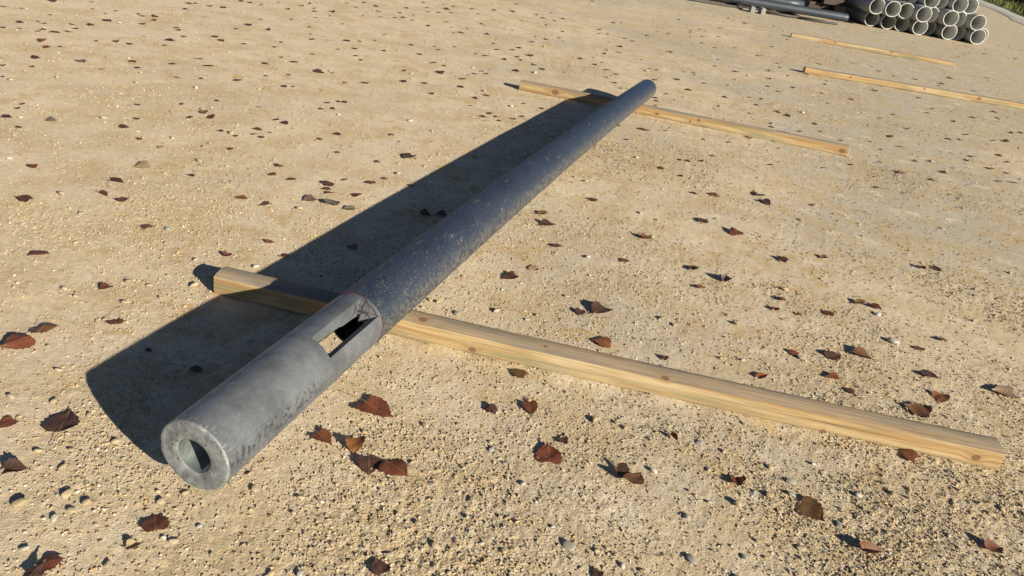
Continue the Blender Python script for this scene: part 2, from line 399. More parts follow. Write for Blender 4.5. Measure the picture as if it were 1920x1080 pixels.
# x, y, size, colour, scatter zone
FAR_LEAVES = [
    (-1.76,3.14,0.085,'p',0), (-0.68,3.89,0.085,'d',3), (-0.94,3.31,0.074,'d',2), (-1.75,2.92,0.07,'d',0), (-1.67,5.48,0.085,'d',1), (-3.5,7.3,0.085,'d',1), 
    (-2.97,4.7,0.085,'g',0), (-1.12,3.28,0.06,'d',2), (3.99,7.23,0.085,'d',6), (2.63,5.36,0.085,'b',6), (-0.77,3.41,0.057,'r',3), (-2.32,5.11,0.083,'d',1), 
    (-1.9,4.08,0.067,'b',2), (-1.91,3.95,0.066,'d',2), (-1.83,4.01,0.066,'r',2), (-1.53,3.93,0.063,'r',2), (-2.1,3.62,0.063,'d',0), (-2.13,2.93,0.055,'r',0), 
    (-1.23,3.43,0.056,'r',2), (0.76,5.37,0.08,'o',6), (2.1,6.82,0.085,'d',6), (3.95,6.53,0.085,'d',6), (-1.92,5.65,0.084,'d',1), (-3.45,5.04,0.084,'d',0), 
    (-2.88,5.67,0.085,'d',0), (-2.03,4.88,0.073,'b',1), (-2.62,3.48,0.061,'d',0), (-2.44,3.55,0.06,'g',0), (-0.99,6.43,0.085,'d',3), (1.57,10.99,0.085,'d',4), 
    (-3.33,4.9,0.075,'d',0), (-3.21,4.61,0.072,'d',0), (-1.52,3.55,0.051,'r',2), (-0.93,3.24,0.045,'o',2), (-0.87,6.12,0.079,'d',3), (-1.29,5.39,0.071,'d',3), 
    (2.83,5.3,0.076,'d',6), (3.61,5.99,0.084,'d',6), (2.27,4.87,0.066,'d',6), (-4.22,6.37,0.085,'d',0), (-3.3,6.08,0.081,'d',0), (-3.53,5.99,0.081,'d',0), 
    (-3.63,5.27,0.075,'p',0), (-2.69,6.06,0.078,'d',1), (-2.46,5.27,0.068,'d',1), (-2.78,4.6,0.064,'p',0), (-1.44,4.12,0.052,'d',2), (-1.13,4.08,0.051,'d',2), 
    (-1.21,3.3,0.043,'d',2), (-1.81,3.41,0.047,'p',0), (-1.82,6.77,0.082,'d',4), (-0.67,6.01,0.071,'d',3), (-0.65,5.74,0.068,'d',3), (-0.35,5.09,0.06,'d',3), 
    (-0.38,4.98,0.059,'d',3), (-0.05,6.96,0.081,'d',3), (3.01,6.56,0.084,'b',6), (3.6,6.3,0.085,'d',6), (-3.19,7.37,0.085,'d',1), (-3.54,5.31,0.069,'d',0), 
    (-3.5,5.41,0.069,'d',0), (-3.01,5.36,0.066,'d',0), (-2.61,5.96,0.07,'d',1), (-2.68,6.73,0.077,'d',1), (-2.35,4.7,0.057,'d',1), (-1.51,3.84,0.046,'g',2), 
    (-1.46,3.82,0.045,'d',2), (-0.22,8.37,0.085,'d',4), (-1.38,9.75,0.085,'d',4), (-0.81,5.38,0.059,'d',3), (-1.07,5.62,0.062,'d',3), (-0.42,5.6,0.061,'d',3), 
    (-0.29,6.69,0.072,'d',3), (1.32,7.15,0.078,'d',6), (2.16,6.73,0.076,'d',6), (4.36,7.21,0.085,'d',6), (-0.5,5.22,0.054,'d',3), (-2.35,8.15,0.082,'d',1), 
    (-3.52,5.74,0.066,'d',0), (-2.05,5.45,0.057,'d',1), (-2.54,5.01,0.055,'d',0), (-2.48,3.37,0.042,'d',0), (-1.51,4.16,0.044,'d',2), (-1.66,6.49,0.065,'d',4), 
    (-1.29,7.06,0.07,'d',4), (-0.2,7.52,0.073,'d',4), (-0.84,10.43,0.085,'d',4), (-1.99,8.7,0.085,'d',4), (-2.27,9.18,0.085,'d',4), (-2.1,9.06,0.085,'d',4), 
    (-2.4,8.89,0.085,'d',4), (-0.91,5.66,0.056,'d',3), (-1.28,4.78,0.049,'d',3), (0.61,6.89,0.067,'g',3), (0.57,10.24,0.085,'d',4), (0.92,5.43,0.054,'d',6), 
    (1.99,10.59,0.085,'d',5), (6.6,12.03,0.085,'d',6), (2.0,5.14,0.054,'d',6), (1.08,4.78,0.048,'d',6), (3.05,5.59,0.062,'d',6), (3.48,5.6,0.064,'d',6), 
    (3.61,5.63,0.065,'d',6), (1.58,5.65,0.057,'d',6), (-0.51,6.37,0.06,'d',3), (0.78,4.49,0.044,'d',6), (1.96,6.05,0.06,'d',6), (2.98,6.24,0.065,'b',6), 
    (1.58,4.98,0.049,'d',6), (-3.7,6.4,0.065,'d',0), (-3.46,6.39,0.064,'d',0), (-3.39,6.45,0.064,'d',0), (-3.32,6.3,0.062,'d',0), (-3.89,5.47,0.059,'d',0), 
    (-3.11,5.36,0.054,'d',0), (-2.82,5.49,0.054,'d',0), (-2.7,6.5,0.062,'d',1), (-2.07,6.56,0.06,'d',1), (-2.2,6.04,0.056,'d',1), (-2.42,5.98,0.057,'d',1), 
    (-2.64,4.77,0.048,'d',0), (-2.75,4.9,0.05,'d',0), (-1.73,4.92,0.046,'d',1), (-1.68,4.35,0.042,'d',2), (-1.45,3.91,0.038,'d',2), (-1.44,6.61,0.059,'d',4), 
    (-1.15,6.71,0.06,'d',4), (-0.98,8.22,0.072,'d',4), (-0.6,7.16,0.063,'d',4), (-0.42,7.13,0.063,'d',3), (-1.88,8.37,0.075,'d',4), (-2.24,8.71,0.078,'d',4), 
    (-1.35,10.1,0.085,'d',4), (-0.88,6.4,0.057,'d',3), (-1.13,5.96,0.053,'d',3), (-0.6,6.29,0.056,'d',3), (-0.13,5.16,0.046,'d',3), (0.31,7.83,0.068,'d',4), 
    (0.56,7.47,0.065,'d',3), (1.26,7.6,0.067,'d',6), (1.41,9.3,0.082,'d',6), (0.97,9.72,0.085,'d',4), (1.22,10.45,0.085,'d',4), (0.56,9.88,0.085,'d',4), 
    (0.8,11.21,0.085,'d',4), (-0.58,3.47,0.035,'r',3), (-0.89,3.39,0.035,'d',3), (3.56,10.52,0.085,'d',6), (3.21,8.15,0.076,'d',6), (3.21,7.34,0.07,'d',6), 
    (2.11,6.16,0.057,'o',6), (2.43,6.08,0.057,'d',6), (4.21,7.15,0.072,'d',6), (2.27,5.36,0.051,'d',6), (1.38,5.4,0.049,'d',6), (0.98,4.73,0.043,'d',6), 
    (-1.67,4.94,0.043,'d',1), (-1.95,3.48,0.035,'d',0), (0.95,6.53,0.054,'d',6), (-3.38,6.99,0.06,'d',1), (-3.21,7.88,0.066,'d',1), (-3.76,5.55,0.052,'d',0), 
    (-3.62,5.67,0.052,'d',0), (-3.29,4.98,0.047,'d',0), (-2.49,6.68,0.055,'d',1), (-1.57,5.52,0.045,'d',1), (-3.08,4.12,0.041,'d',0), (-2.69,3.7,0.036,'d',0), 
    (-2.06,4.16,0.037,'d',1), (-1.3,4.58,0.038,'d',2), (-1.03,3.77,0.035,'d',2), (-1.36,8.28,0.065,'d',4), (-0.32,7.34,0.057,'d',4), (0.06,9.0,0.07,'d',4), 
    (-2.05,8.24,0.066,'d',4), (-1.61,8.83,0.069,'d',4), (-1.72,10.02,0.078,'d',4), (-1.48,10.21,0.08,'d',4), (-0.49,5.46,0.043,'d',3), (0.0,5.48,0.043,'d',3), 
    (0.64,7.32,0.057,'d',3), (0.57,8.4,0.065,'d',4), (-0.85,4.24,0.035,'d',3), (-0.81,3.73,0.035,'d',3), (2.39,11.62,0.085,'d',5), (2.37,7.89,0.064,'d',6), 
    (2.43,8.58,0.069,'d',6), (4.97,8.52,0.076,'d',6), (5.12,8.91,0.079,'d',6), (5.59,10.38,0.085,'d',6), (7.81,15.32,0.085,'d',6), (1.88,6.17,0.05,'d',6), 
    (1.76,5.47,0.045,'d',6), (-2.67,3.63,0.035,'d',0), (-0.14,5.54,0.041,'d',3), (1.02,7.39,0.055,'d',6), (0.6,5.02,0.038,'d',6), (2.06,7.32,0.056,'d',6), 
    (1.56,7.63,0.057,'d',6), (2.8,7.67,0.06,'d',6), (3.12,8.83,0.069,'d',6), (4.29,9.02,0.073,'d',6), (4.14,7.83,0.065,'d',6), (2.35,6.57,0.052,'d',6), 
    (2.92,5.81,0.048,'d',6), (-4.18,5.92,0.049,'d',0), (-3.69,6.24,0.049,'d',0), 
]
TINY_LEAVES = [
    (-3.31,7.34,0.055,'d'), (-3.13,7.87,0.057,'d'), (-2.7,8.21,0.059,'d'), (-2.73,7.85,0.056,'d'), (-2.5,8.0,0.057,'d'), (-3.53,5.56,0.045,'d'), (-3.65,5.36,0.044,'d'), 
    (-3.05,6.15,0.047,'d'), (-3.0,6.06,0.046,'d'), (-2.86,5.87,0.045,'d'), (-2.26,7.12,0.051,'d'), (-1.88,6.02,0.043,'d'), (-2.24,4.01,0.035,'d'), (-1.93,4.33,0.035,'d'), 
    (-1.58,3.77,0.035,'d'), (-1.59,6.24,0.044,'d'), (-1.51,6.1,0.043,'d'), (-0.72,8.39,0.057,'d'), (-0.53,7.56,0.052,'d'), (-0.27,7.23,0.049,'d'), (-0.14,7.11,0.048,'d'), 
    (-0.08,8.71,0.059,'d'), (-0.18,10.48,0.071,'d'), (0.09,10.73,0.072,'d'), (-1.8,9.3,0.064,'d'), (-1.68,8.55,0.059,'d'), (-1.42,9.37,0.064,'d'), (-1.28,9.5,0.065,'d'), 
    (-0.56,6.45,0.044,'d'), (-1.42,5.3,0.038,'r'), (-0.3,5.03,0.035,'d'), (0.44,7.63,0.052,'d'), (0.95,6.41,0.044,'d'), (0.77,9.11,0.062,'d'), (2.07,8.66,0.06,'d'), 
    (2.56,9.13,0.064,'d'), (3.08,9.39,0.067,'d'), (2.61,8.28,0.059,'d'), (1.93,6.98,0.049,'d'), (3.77,9.02,0.066,'d'), (5.68,11.27,0.085,'d'), (4.56,8.26,0.064,'d'), 
    (3.48,6.13,0.048,'d'), (1.19,4.98,0.035,'d'), (3.71,5.93,0.048,'d'), (2.3,8.09,0.052,'d'), (5.24,10.55,0.073,'d'), (-4.28,5.86,0.042,'d'), (-2.56,8.18,0.05,'d'), 
    (-3.85,5.22,0.038,'d'), (-3.23,4.33,0.035,'d'), (-1.18,3.95,0.035,'d'), (-2.12,3.78,0.035,'d'), (-1.53,3.14,0.035,'d'), (-2.07,7.56,0.046,'d'), (-1.04,7.06,0.042,'d'), 
    (-0.92,7.34,0.043,'d'), (-0.85,9.04,0.053,'d'), (-0.62,10.62,0.062,'d'), (-0.28,10.69,0.062,'d'), (-1.77,8.83,0.052,'d'), (-1.56,8.48,0.05,'d'), (-1.53,9.28,0.055,'d'), 
    (-1.61,9.62,0.056,'d'), (-1.75,8.45,0.05,'d'), (1.08,6.8,0.04,'d'), (0.92,6.24,0.037,'d'), (0.89,9.85,0.057,'d'), (0.74,8.68,0.051,'d'), (3.31,14.2,0.084,'d'), 
    (2.62,12.82,0.075,'d'), (2.84,9.89,0.06,'d'), (4.47,10.82,0.068,'d'), (4.0,8.09,0.052,'d'), (4.9,10.6,0.067,'d'), (8.54,16.02,0.085,'d'), (9.23,16.16,0.085,'d'), 
    (3.79,6.94,0.046,'d'), (4.7,7.74,0.052,'d'), (4.85,7.83,0.053,'d'), (2.73,6.01,0.039,'d'), (0.94,4.11,0.035,'d'), (-3.22,5.29,0.035,'d'), (-2.51,7.33,0.042,'d'), 
    (-3.1,4.4,0.035,'d'), (-0.6,7.88,0.043,'d'), (-0.18,5.05,0.035,'d'), (0.65,6.69,0.037,'d'), (1.1,7.94,0.044,'d'), (0.56,5.36,0.035,'r'), (2.11,10.36,0.057,'d'), 
    (3.15,11.48,0.064,'d'), (1.86,8.82,0.049,'d'), (1.52,8.17,0.045,'d'), (1.93,7.31,0.041,'d'), (1.51,6.63,0.037,'d'), (2.91,8.22,0.047,'d'), (3.47,7.67,0.046,'d'), 
    (-4.02,6.6,0.037,'d'), (-3.45,7.35,0.039,'d'), (-3.01,7.88,0.041,'d'), (-2.29,7.89,0.04,'d'), (-2.38,7.66,0.039,'d'), (-3.85,6.33,0.036,'d'), (-3.83,5.58,0.035,'d'), 
    (-2.16,6.8,0.035,'d'), (-1.78,6.36,0.035,'d'), (-2.04,5.74,0.035,'d'), (-1.81,5.25,0.035,'d'), (-1.92,5.11,0.035,'d'), (-1.36,4.54,0.035,'d'), (-1.31,4.76,0.035,'d'), 
    (-1.68,3.81,0.035,'d'), (-1.71,6.84,0.035,'d'), (-1.09,7.19,0.035,'d'), (-1.22,8.76,0.043,'d'), (-0.7,7.17,0.035,'d'), (-0.49,8.95,0.043,'d'), (-0.99,9.82,0.048,'d'), 
    (-0.09,11.14,0.054,'d'), (-0.45,9.92,0.048,'d'), (-0.61,11.51,0.055,'d'), (-0.27,4.94,0.035,'d'), (0.44,8.06,0.039,'d'), (0.52,7.82,0.038,'d'), (0.67,9.98,0.048,'d'), 
    (1.97,12.99,0.063,'d'), (1.95,11.56,0.056,'d'), (2.08,11.23,0.055,'d'), (2.19,12.12,0.059,'d'), (1.78,6.54,0.035,'d'), (4.57,10.53,0.055,'d'), (2.72,6.25,0.035,'d'), 
    (-2.71,7.08,0.035,'d'), (-2.22,6.26,0.035,'d'), (-1.13,8.46,0.036,'d'), (0.14,6.99,0.035,'d'), (1.03,7.95,0.035,'d'), (0.9,4.4,0.035,'d'), (0.93,4.73,0.035,'d'), 
    (1.41,8.1,0.035,'d'), (1.19,5.37,0.035,'d'), (2.57,5.6,0.035,'d'), (-3.76,5.27,0.035,'d'), (-2.42,7.46,0.035,'d'), (-2.23,4.77,0.035,'d'), (-1.37,4.69,0.035,'d'), 
    (-1.61,7.37,0.035,'d'), (-0.96,8.57,0.035,'d'), (-1.05,8.13,0.035,'d'), (-0.58,8.92,0.035,'d'), (-0.12,9.86,0.038,'d'), (0.54,7.08,0.035,'d'), (0.98,8.42,0.035,'d'), 
    (0.92,11.36,0.044,'d'), (-0.72,3.51,0.035,'d'), (2.33,6.31,0.035,'d'), 
]
STONES = [
    (-1.279,2.138,0.023,'n'), (-1.074,2.181,0.0307,'n'), (-1.206,2.138,0.0186,'n'), (-1.151,2.362,0.0218,'n'), (-0.937,2.384,0.0256,'w'), (-1.43,2.03,0.0229,'n'), 
    (-1.373,1.998,0.0163,'n'), (-1.134,2.073,0.016,'n'), (-1.193,1.623,0.0196,'n'), (-1.184,2.223,0.0135,'n'), (-1.264,2.332,0.0132,'n'), (-1.221,2.011,0.022,'n'), 
    (-1.224,1.904,0.0155,'n'), (1.525,2.638,0.0418,'w'), (0.88,2.572,0.0313,'n'), (0.853,2.299,0.0173,'w'), (1.551,2.873,0.0261,'w'), (-0.968,1.277,0.02,'n'), 
    (-0.987,1.15,0.0312,'n'), (-0.904,1.389,0.0204,'n'), (-0.894,1.128,0.0173,'w'), (-0.9,1.041,0.0211,'w'), (-0.596,1.174,0.0124,'w'), (-0.653,1.128,0.0115,'w'), 
    (-0.909,1.199,0.0252,'n'), (-0.855,1.186,0.0218,'n'), (-0.413,1.305,0.0174,'n'), (-0.413,1.255,0.0138,'n'), (-0.302,1.184,0.0133,'n'), (-0.627,1.123,0.0196,'n'), 
    (-0.343,1.091,0.0193,'w'), (-0.401,1.078,0.0155,'n'), (-0.873,1.157,0.0174,'n'), (-1.049,1.315,0.019,'n'), (-1.017,1.468,0.0164,'n'), (-0.557,1.357,0.016,'n'), 
    (-0.709,1.223,0.0172,'n'), (-0.67,1.262,0.0158,'n'), (-0.726,1.038,0.0176,'n'), (-1.232,1.485,0.0208,'n'), (0.028,1.256,0.0129,'w'), (-0.127,1.286,0.0169,'n'), 
    (0.466,1.613,0.0215,'w'), (-0.012,1.393,0.0213,'n'), (-0.015,1.332,0.0144,'n'), (0.11,1.481,0.0182,'w'), (0.058,1.548,0.015,'g'), (-0.118,1.426,0.015,'g'), 
    (0.192,1.346,0.0118,'w'), (-0.075,1.226,0.0218,'n'), (0.081,1.244,0.0166,'n'), (-0.069,1.17,0.0162,'n'), (0.232,1.293,0.0316,'g'), (0.019,1.593,0.019,'g'), 
    (0.015,1.412,0.0114,'n'), (-0.086,1.679,0.0142,'n'), (-0.329,1.578,0.0154,'n'), (-0.181,1.491,0.0133,'n'), (0.373,1.807,0.0168,'n'), (0.398,1.788,0.016,'n'), 
    (0.358,1.263,0.0165,'w'), (0.407,1.258,0.0152,'n'), (0.342,1.292,0.0139,'n'), (0.3,1.294,0.0138,'n'), (0.814,1.718,0.0178,'n'), (1.049,1.657,0.0217,'w'), 
    (0.624,1.656,0.0147,'n'), (1.147,1.732,0.0226,'g'), (0.821,1.412,0.0224,'n'), (0.534,1.457,0.0217,'w'), (0.526,1.318,0.0301,'g'), (0.783,1.594,0.0236,'n'), 
    (1.434,1.673,0.0198,'n'), (0.861,1.67,0.0279,'g'), (0.952,1.527,0.0238,'g'), (0.71,1.412,0.0128,'n'), (0.619,1.776,0.0211,'g'), (0.686,1.752,0.0153,'n'), 
    (1.22,1.72,0.0147,'n'), (1.479,1.701,0.0174,'n'), (0.956,1.769,0.016,'w'), (1.257,1.551,0.0159,'n'), (0.605,1.525,0.0131,'w'), (1.157,1.69,0.018,'n'), 
    (-0.808,4.595,0.0323,'w'), (-0.221,5.389,0.0313,'w'), (0.589,3.624,0.0243,'w'), (0.581,2.519,0.0236,'n'), (0.164,2.953,0.0201,'w'), (0.072,2.333,0.0167,'w'), 
    (0.302,2.967,0.0299,'w'), (-0.256,2.354,0.0201,'n'), (0.105,2.377,0.0161,'n'), (-0.286,2.357,0.0181,'n'), (-0.301,2.297,0.0158,'n'), (0.631,2.481,0.0192,'n'), 
    (-2.257,3.698,0.0322,'w'), (-2.566,3.509,0.0256,'w'), (-2.477,4.439,0.0296,'w'), (-2.567,4.661,0.0244,'n'), (-2.867,4.278,0.0276,'n'), (-1.825,3.567,0.0238,'n'), 
    (-1.642,3.525,0.0231,'n'), (-1.575,3.319,0.0347,'n'), 
]
# ------------------------------------------------------------------ materials
def ground_material():
    N = Nodes('dusty limestone hardstanding')
    p = N.coord('Object')
    rough = N.attr('rough', 'Fac')
    big = N.noise(p, 0.55, 4, 0.55)
    mid = N.noise(p, 3.2, 4, 0.6)
    fine = N.noise(p, 55, 4, 0.65)
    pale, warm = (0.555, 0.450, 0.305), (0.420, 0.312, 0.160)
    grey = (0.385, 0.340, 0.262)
    gx = N.math('MULTIPLY_ADD', N.sep(p)[0], 0.05, big)  # light painted in: ground colour paler on the left, greyer to the right
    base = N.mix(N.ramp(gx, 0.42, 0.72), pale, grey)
    base = N.mix(N.math('MULTIPLY', N.ramp(mid, 0.42, 0.64), 0.6), base, warm)
    och = N.noise(p, 8.5, 5, 0.65)
    base = N.mix(N.math('MULTIPLY', N.ramp(och, 0.50, 0.66), N.ramp(N.noise(p, 1.3, 3, 0.5), 0.38, 0.58)), base, (0.44, 0.305, 0.140))
    crm = N.noise(N.mapping(p, (1, 1, 1), (7.3, 2.1, 0)), 5.0, 5, 0.65)
    base = N.mix(N.math('MULTIPLY', N.ramp(crm, 0.54, 0.68), 0.7), base, (0.60, 0.52, 0.385))
    base = N.mix(N.math('MULTIPLY', rough, 0.55), base, warm)
    speck = N.voronoi(p, 85, 'Color')
    sv = N.sep(speck)[0]
    base = N.mix(N.math('MULTIPLY', N.ramp(sv, 0.55, 1.0), N.math('MULTIPLY_ADD', rough, 0.4, 0.15)), base, (0.60, 0.53, 0.41))
    base = N.mix(N.math('MULTIPLY', N.ramp(sv, 0.35, 0.0), N.math('MULTIPLY_ADD', rough, 0.35, 0.1)), base, (0.25, 0.195, 0.125))
    base = N.mix(N.math('MULTIPLY', N.ramp(fine, 0.62, 0.38), 0.30), base, (0.30, 0.235, 0.150))
    damp = N.ramp(N.noise(p, 1.7, 5, 0.65), 0.60, 0.72)
    base = N.mix(N.math('MULTIPLY', damp, 0.40), base, (0.30, 0.235, 0.145))
    h1 = N.noise(p, 260, 4, 0.7)
    h2 = N.voronoi(p, 150)
    h3 = N.noise(p, 30, 6, 0.75)
    hh = N.math('ADD', N.math('MULTIPLY', h1, 0.8), N.math('MULTIPLY', N.math('SUBTRACT', 1.0, h2), N.math('MULTIPLY_ADD', rough, 0.5, 0.3)))
    n1 = N.bump(h3, 0.35, 0.008)
    n2 = N.bump(hh, 0.75, 0.0032, n1)
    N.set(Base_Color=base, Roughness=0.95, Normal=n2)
    N.b.inputs['Specular IOR Level'].default_value = 0.15
    return N.m

def stone_material(name, use_attr):
    N = Nodes(name)
    p = N.coord('Object')
    col = N.attr('tint') if use_attr else N.objcolor()
    f = N.noise(p, 160, 3, 0.6)
    c = N.mix(N.math('MULTIPLY', f, 0.5), col, (0.30, 0.24, 0.16), 'MULTIPLY')
    c = N.mix(0.7, c, col)
    N.set(Base_Color=c, Roughness=0.85)
    N.b.inputs['Specular IOR Level'].default_value = 0.25
    if not use_attr:
        N.set(Normal=N.bump(N.noise(p, 220, 3), 0.5, 0.003))
    return N.m

def leaf_material():
    N = Nodes('dry poplar leaf')
    uv = N.coord('UV')
    p = N.coord('Object')
    col = N.objcolor()
    x, y, _ = N.sep(uv)
    ay = N.math('ABSOLUTE', N.math('SUBTRACT', y, 0.5))
    rib = N.ramp(ay, 0.024, 0.006)
    # side veins: slanted lines leaving the midrib
    ph = N.math('SUBTRACT', x, N.math('MULTIPLY', ay, 0.75))
    vein = N.ramp(N.math('PINGPONG', N.math('MULTIPLY', ph, 6.0), 0.5), 0.07, 0.0)
    r = N.node('ShaderNodeObjectInfo').outputs['Random']
    pv = N.node('ShaderNodeVectorMath', operation='ADD')
    N.put(pv.inputs[0], p)
    N.put(pv.inputs[1], N.comb(r, N.math('MULTIPLY', r, 7.0), 0.0))
    blot = N.noise(pv.outputs[0], 38, 4, 0.65)
    rimd = N.ramp(ay, 0.10, 0.42)
    c = N.mix(N.math('MAXIMUM', N.ramp(blot, 0.46, 0.64), N.math('MULTIPLY', rimd, 0.6)), col, (0.030, 0.013, 0.009))
    c2 = N.mix(0.5, col, (0.42, 0.20, 0.06))
    c = N.mix(N.math('MULTIPLY', N.ramp(blot, 0.46, 0.32), 0.6), c, c2)
    c = N.mix(N.math('MULTIPLY', N.math('MAXIMUM', N.math('MULTIPLY', vein, 0.25), N.math('MULTIPLY', rib, 0.5)), 0.45), c, (0.28, 0.15, 0.055))
    hgt = N.math('ADD', N.math('MULTIPLY', N.math('MAXIMUM', vein, rib), 0.6), N.math('MULTIPLY', N.noise(p, 120, 3), 0.8))
    N.set(Base_Color=c, Roughness=0.55, Normal=N.bump(hgt, 0.5, 0.0015))
    N.b.inputs['Specular IOR Level'].default_value = 0.35
    tr = N.node('ShaderNodeBsdfTranslucent')
    N.put(tr.inputs['Color'], c2)
    mx = N.node('ShaderNodeMixShader')
    mx.inputs[0].default_value = 0.12
    N.nt.links.new(N.b.outputs[0], mx.inputs[1])
    N.nt.links.new(tr.outputs[0], mx.inputs[2])
    N.nt.links.new(mx.outputs[0], N.out.inputs['Surface'])
    return N.m

def plain(name, col, rough=0.6, metal=0.0, bump=0.0, scale=60, vary=0.35):
    N = Nodes(name)
    p = N.coord('Object')
    f = N.noise(p, scale, 4, 0.6)
    dark = tuple(v * (1 - vary) for v in col)
    N.set(Base_Color=N.mix(N.ramp(f, 0.3, 0.7), dark, col), Roughness=rough, Metallic=metal)
    if bump:
        N.set(Normal=N.bump(f, bump, 0.01))
    return N.m

def wood_material(knots):
    """UV in metres: u along the timber, v round the section from the front foot (0) over the top.
    v below 0.068 is the freshly sawn front, above it the weathered top."""
    N = Nodes('sawn pine timber')
    uv = N.coord('UV')
    r = N.objrand()
    u, v, _ = N.sep(uv)
    shift = N.math('MULTIPLY', r, 13.7)
    us = N.math('ADD', u, shift)
    # knots deflect the grain
    kn = None
    ring = None
    for (ku, kv, kr) in knots:
        du = N.math('MULTIPLY', N.math('SUBTRACT', u, ku), 0.75)
        dv = N.math('SUBTRACT', v, kv)
        d = N.math('SQRT', N.math('ADD', N.math('MULTIPLY', du, du), N.math('MULTIPLY', dv, dv)))
        k = N.ramp(d, kr, kr * 0.72)
        g = N.ramp(d, kr * 3.2, kr * 0.8)
        kn = k if kn is None else N.math('MAXIMUM', kn, k)
        ring = g if ring is None else N.math('MAXIMUM', ring, g)
    vv = N.math('ADD', v, N.math('MULTIPLY', ring, 0.010))
    q = N.comb(N.math('MULTIPLY', us, 0.9), N.math('MULTIPLY', vv, 34.0), shift)
    wob = N.noise(q, 1.0, 4, 0.55, 0.6)
    q2 = N.comb(N.math('MULTIPLY', us, 3.5), N.math('MULTIPLY', vv, 210.0), shift)
    fib = N.noise(q2, 1.0, 3, 0.6)
    q3 = N.comb(N.math('MULTIPLY', us, 2.2), N.math('MULTIPLY', vv, 14.0), shift)
    patch = N.noise(q3, 1.0, 4, 0.6)
    fresh = N.mix(N.ramp(wob, 0.42, 0.58), (0.375, 0.278, 0.142), (0.285, 0.175, 0.072))
    fresh = N.mix(N.math('MULTIPLY', N.ramp(patch, 0.48, 0.66), 0.75), fresh, (0.200, 0.168, 0.085))
    streak = N.noise(N.comb(N.math('MULTIPLY', us, 0.7), N.math('MULTIPLY', vv, 75.0), N.math('ADD', shift, 4.0)), 1.0, 3, 0.6)
    fresh = N.mix(N.math('MULTIPLY', N.ramp(streak, 0.56, 0.66), 0.8), fresh, (0.24, 0.115, 0.038))
    green = N.noise(N.comb(N.math('MULTIPLY', us, 1.3), N.math('MULTIPLY', vv, 22.0), N.math('ADD', shift, 9.0)), 1.0, 4, 0.6)
    fresh = N.mix(N.math('MULTIPLY', N.ramp(green, 0.50, 0.60), N.ramp(v, 0.06, 0.02)), fresh, (0.200, 0.190, 0.105))
    pal = N.ramp(N.noise(N.comb(N.math('MULTIPLY', us, 1.7), N.math('MULTIPLY', vv, 10.0), N.math('ADD', shift, 2.0)), 1.0, 3, 0.5), 0.52, 0.66)
    fresh = N.mix(N.math('MULTIPLY', pal, 0.6), fresh, (0.40, 0.32, 0.195))
    worn = N.mix(N.ramp(patch, 0.42, 0.58), (0.300, 0.225, 0.140), (0.200, 0.178, 0.138))
    worn = N.mix(N.math('MULTIPLY', N.ramp(wob, 0.54, 0.66), 0.7), worn, (0.27, 0.165, 0.078))
    edge = N.math('ADD', v, N.math('MULTIPLY', N.math('SUBTRACT', patch, 0.5), 0.004))
    top = N.ramp(edge, 0.0690, 0.0712)
    c = N.mix(top, fresh, worn)
    c = N.mix(N.math('MULTIPLY', N.ramp(fib, 0.52, 0.36), N.math('MULTIPLY_ADD', top, 0.15, 0.42)), c, (0.135, 0.088, 0.042))
    dirt = N.noise(N.comb(N.math('MULTIPLY', us, 9.0), N.math('MULTIPLY', vv, 55.0), N.math('ADD', shift, 6.0)), 1.0, 4, 0.7)
    c = N.mix(N.math('MULTIPLY', N.ramp(dirt, 0.58, 0.70), N.math('MULTIPLY_ADD', top, 0.35, 0.25)), c, (0.16, 0.125, 0.085))
    c = N.mix(N.math('MULTIPLY', ring, 0.3), c, (0.25, 0.135, 0.055))
    c = N.mix(N.math('MULTIPLY', kn, N.math('MULTIPLY_ADD', fib, 0.8, 0.35)), c, (0.105, 0.058, 0.030))
    # drying cracks and a little dust
    crack = N.ramp(N.noise(N.comb(N.math('MULTIPLY', us, 1.6), N.math('MULTIPLY', vv, 160.0), shift), 1.0, 2, 0.5), 0.70, 0.75)
    c = N.mix(N.math('MULTIPLY', crack, N.math('MULTIPLY_ADD', top, 0.5, 0.25)), c, (0.07, 0.045, 0.025))
    foot = N.ramp(N.math('ADD', v, N.math('MULTIPLY', fib, 0.012)), 0.026, 0.008)
    c = N.mix(N.math('MULTIPLY', foot, 0.55), c, (0.26, 0.21, 0.135))
    hgt = N.math('SUBTRACT', N.math('MULTIPLY', fib, 0.5), N.math('ADD', crack, N.math('MULTIPLY', kn, -0.3)))
    N.set(Base_Color=c, Roughness=0.85, Normal=N.bump(hgt, 0.8, 0.003))
    N.b.inputs['Specular IOR Level'].default_value = 0.25
    return N.m

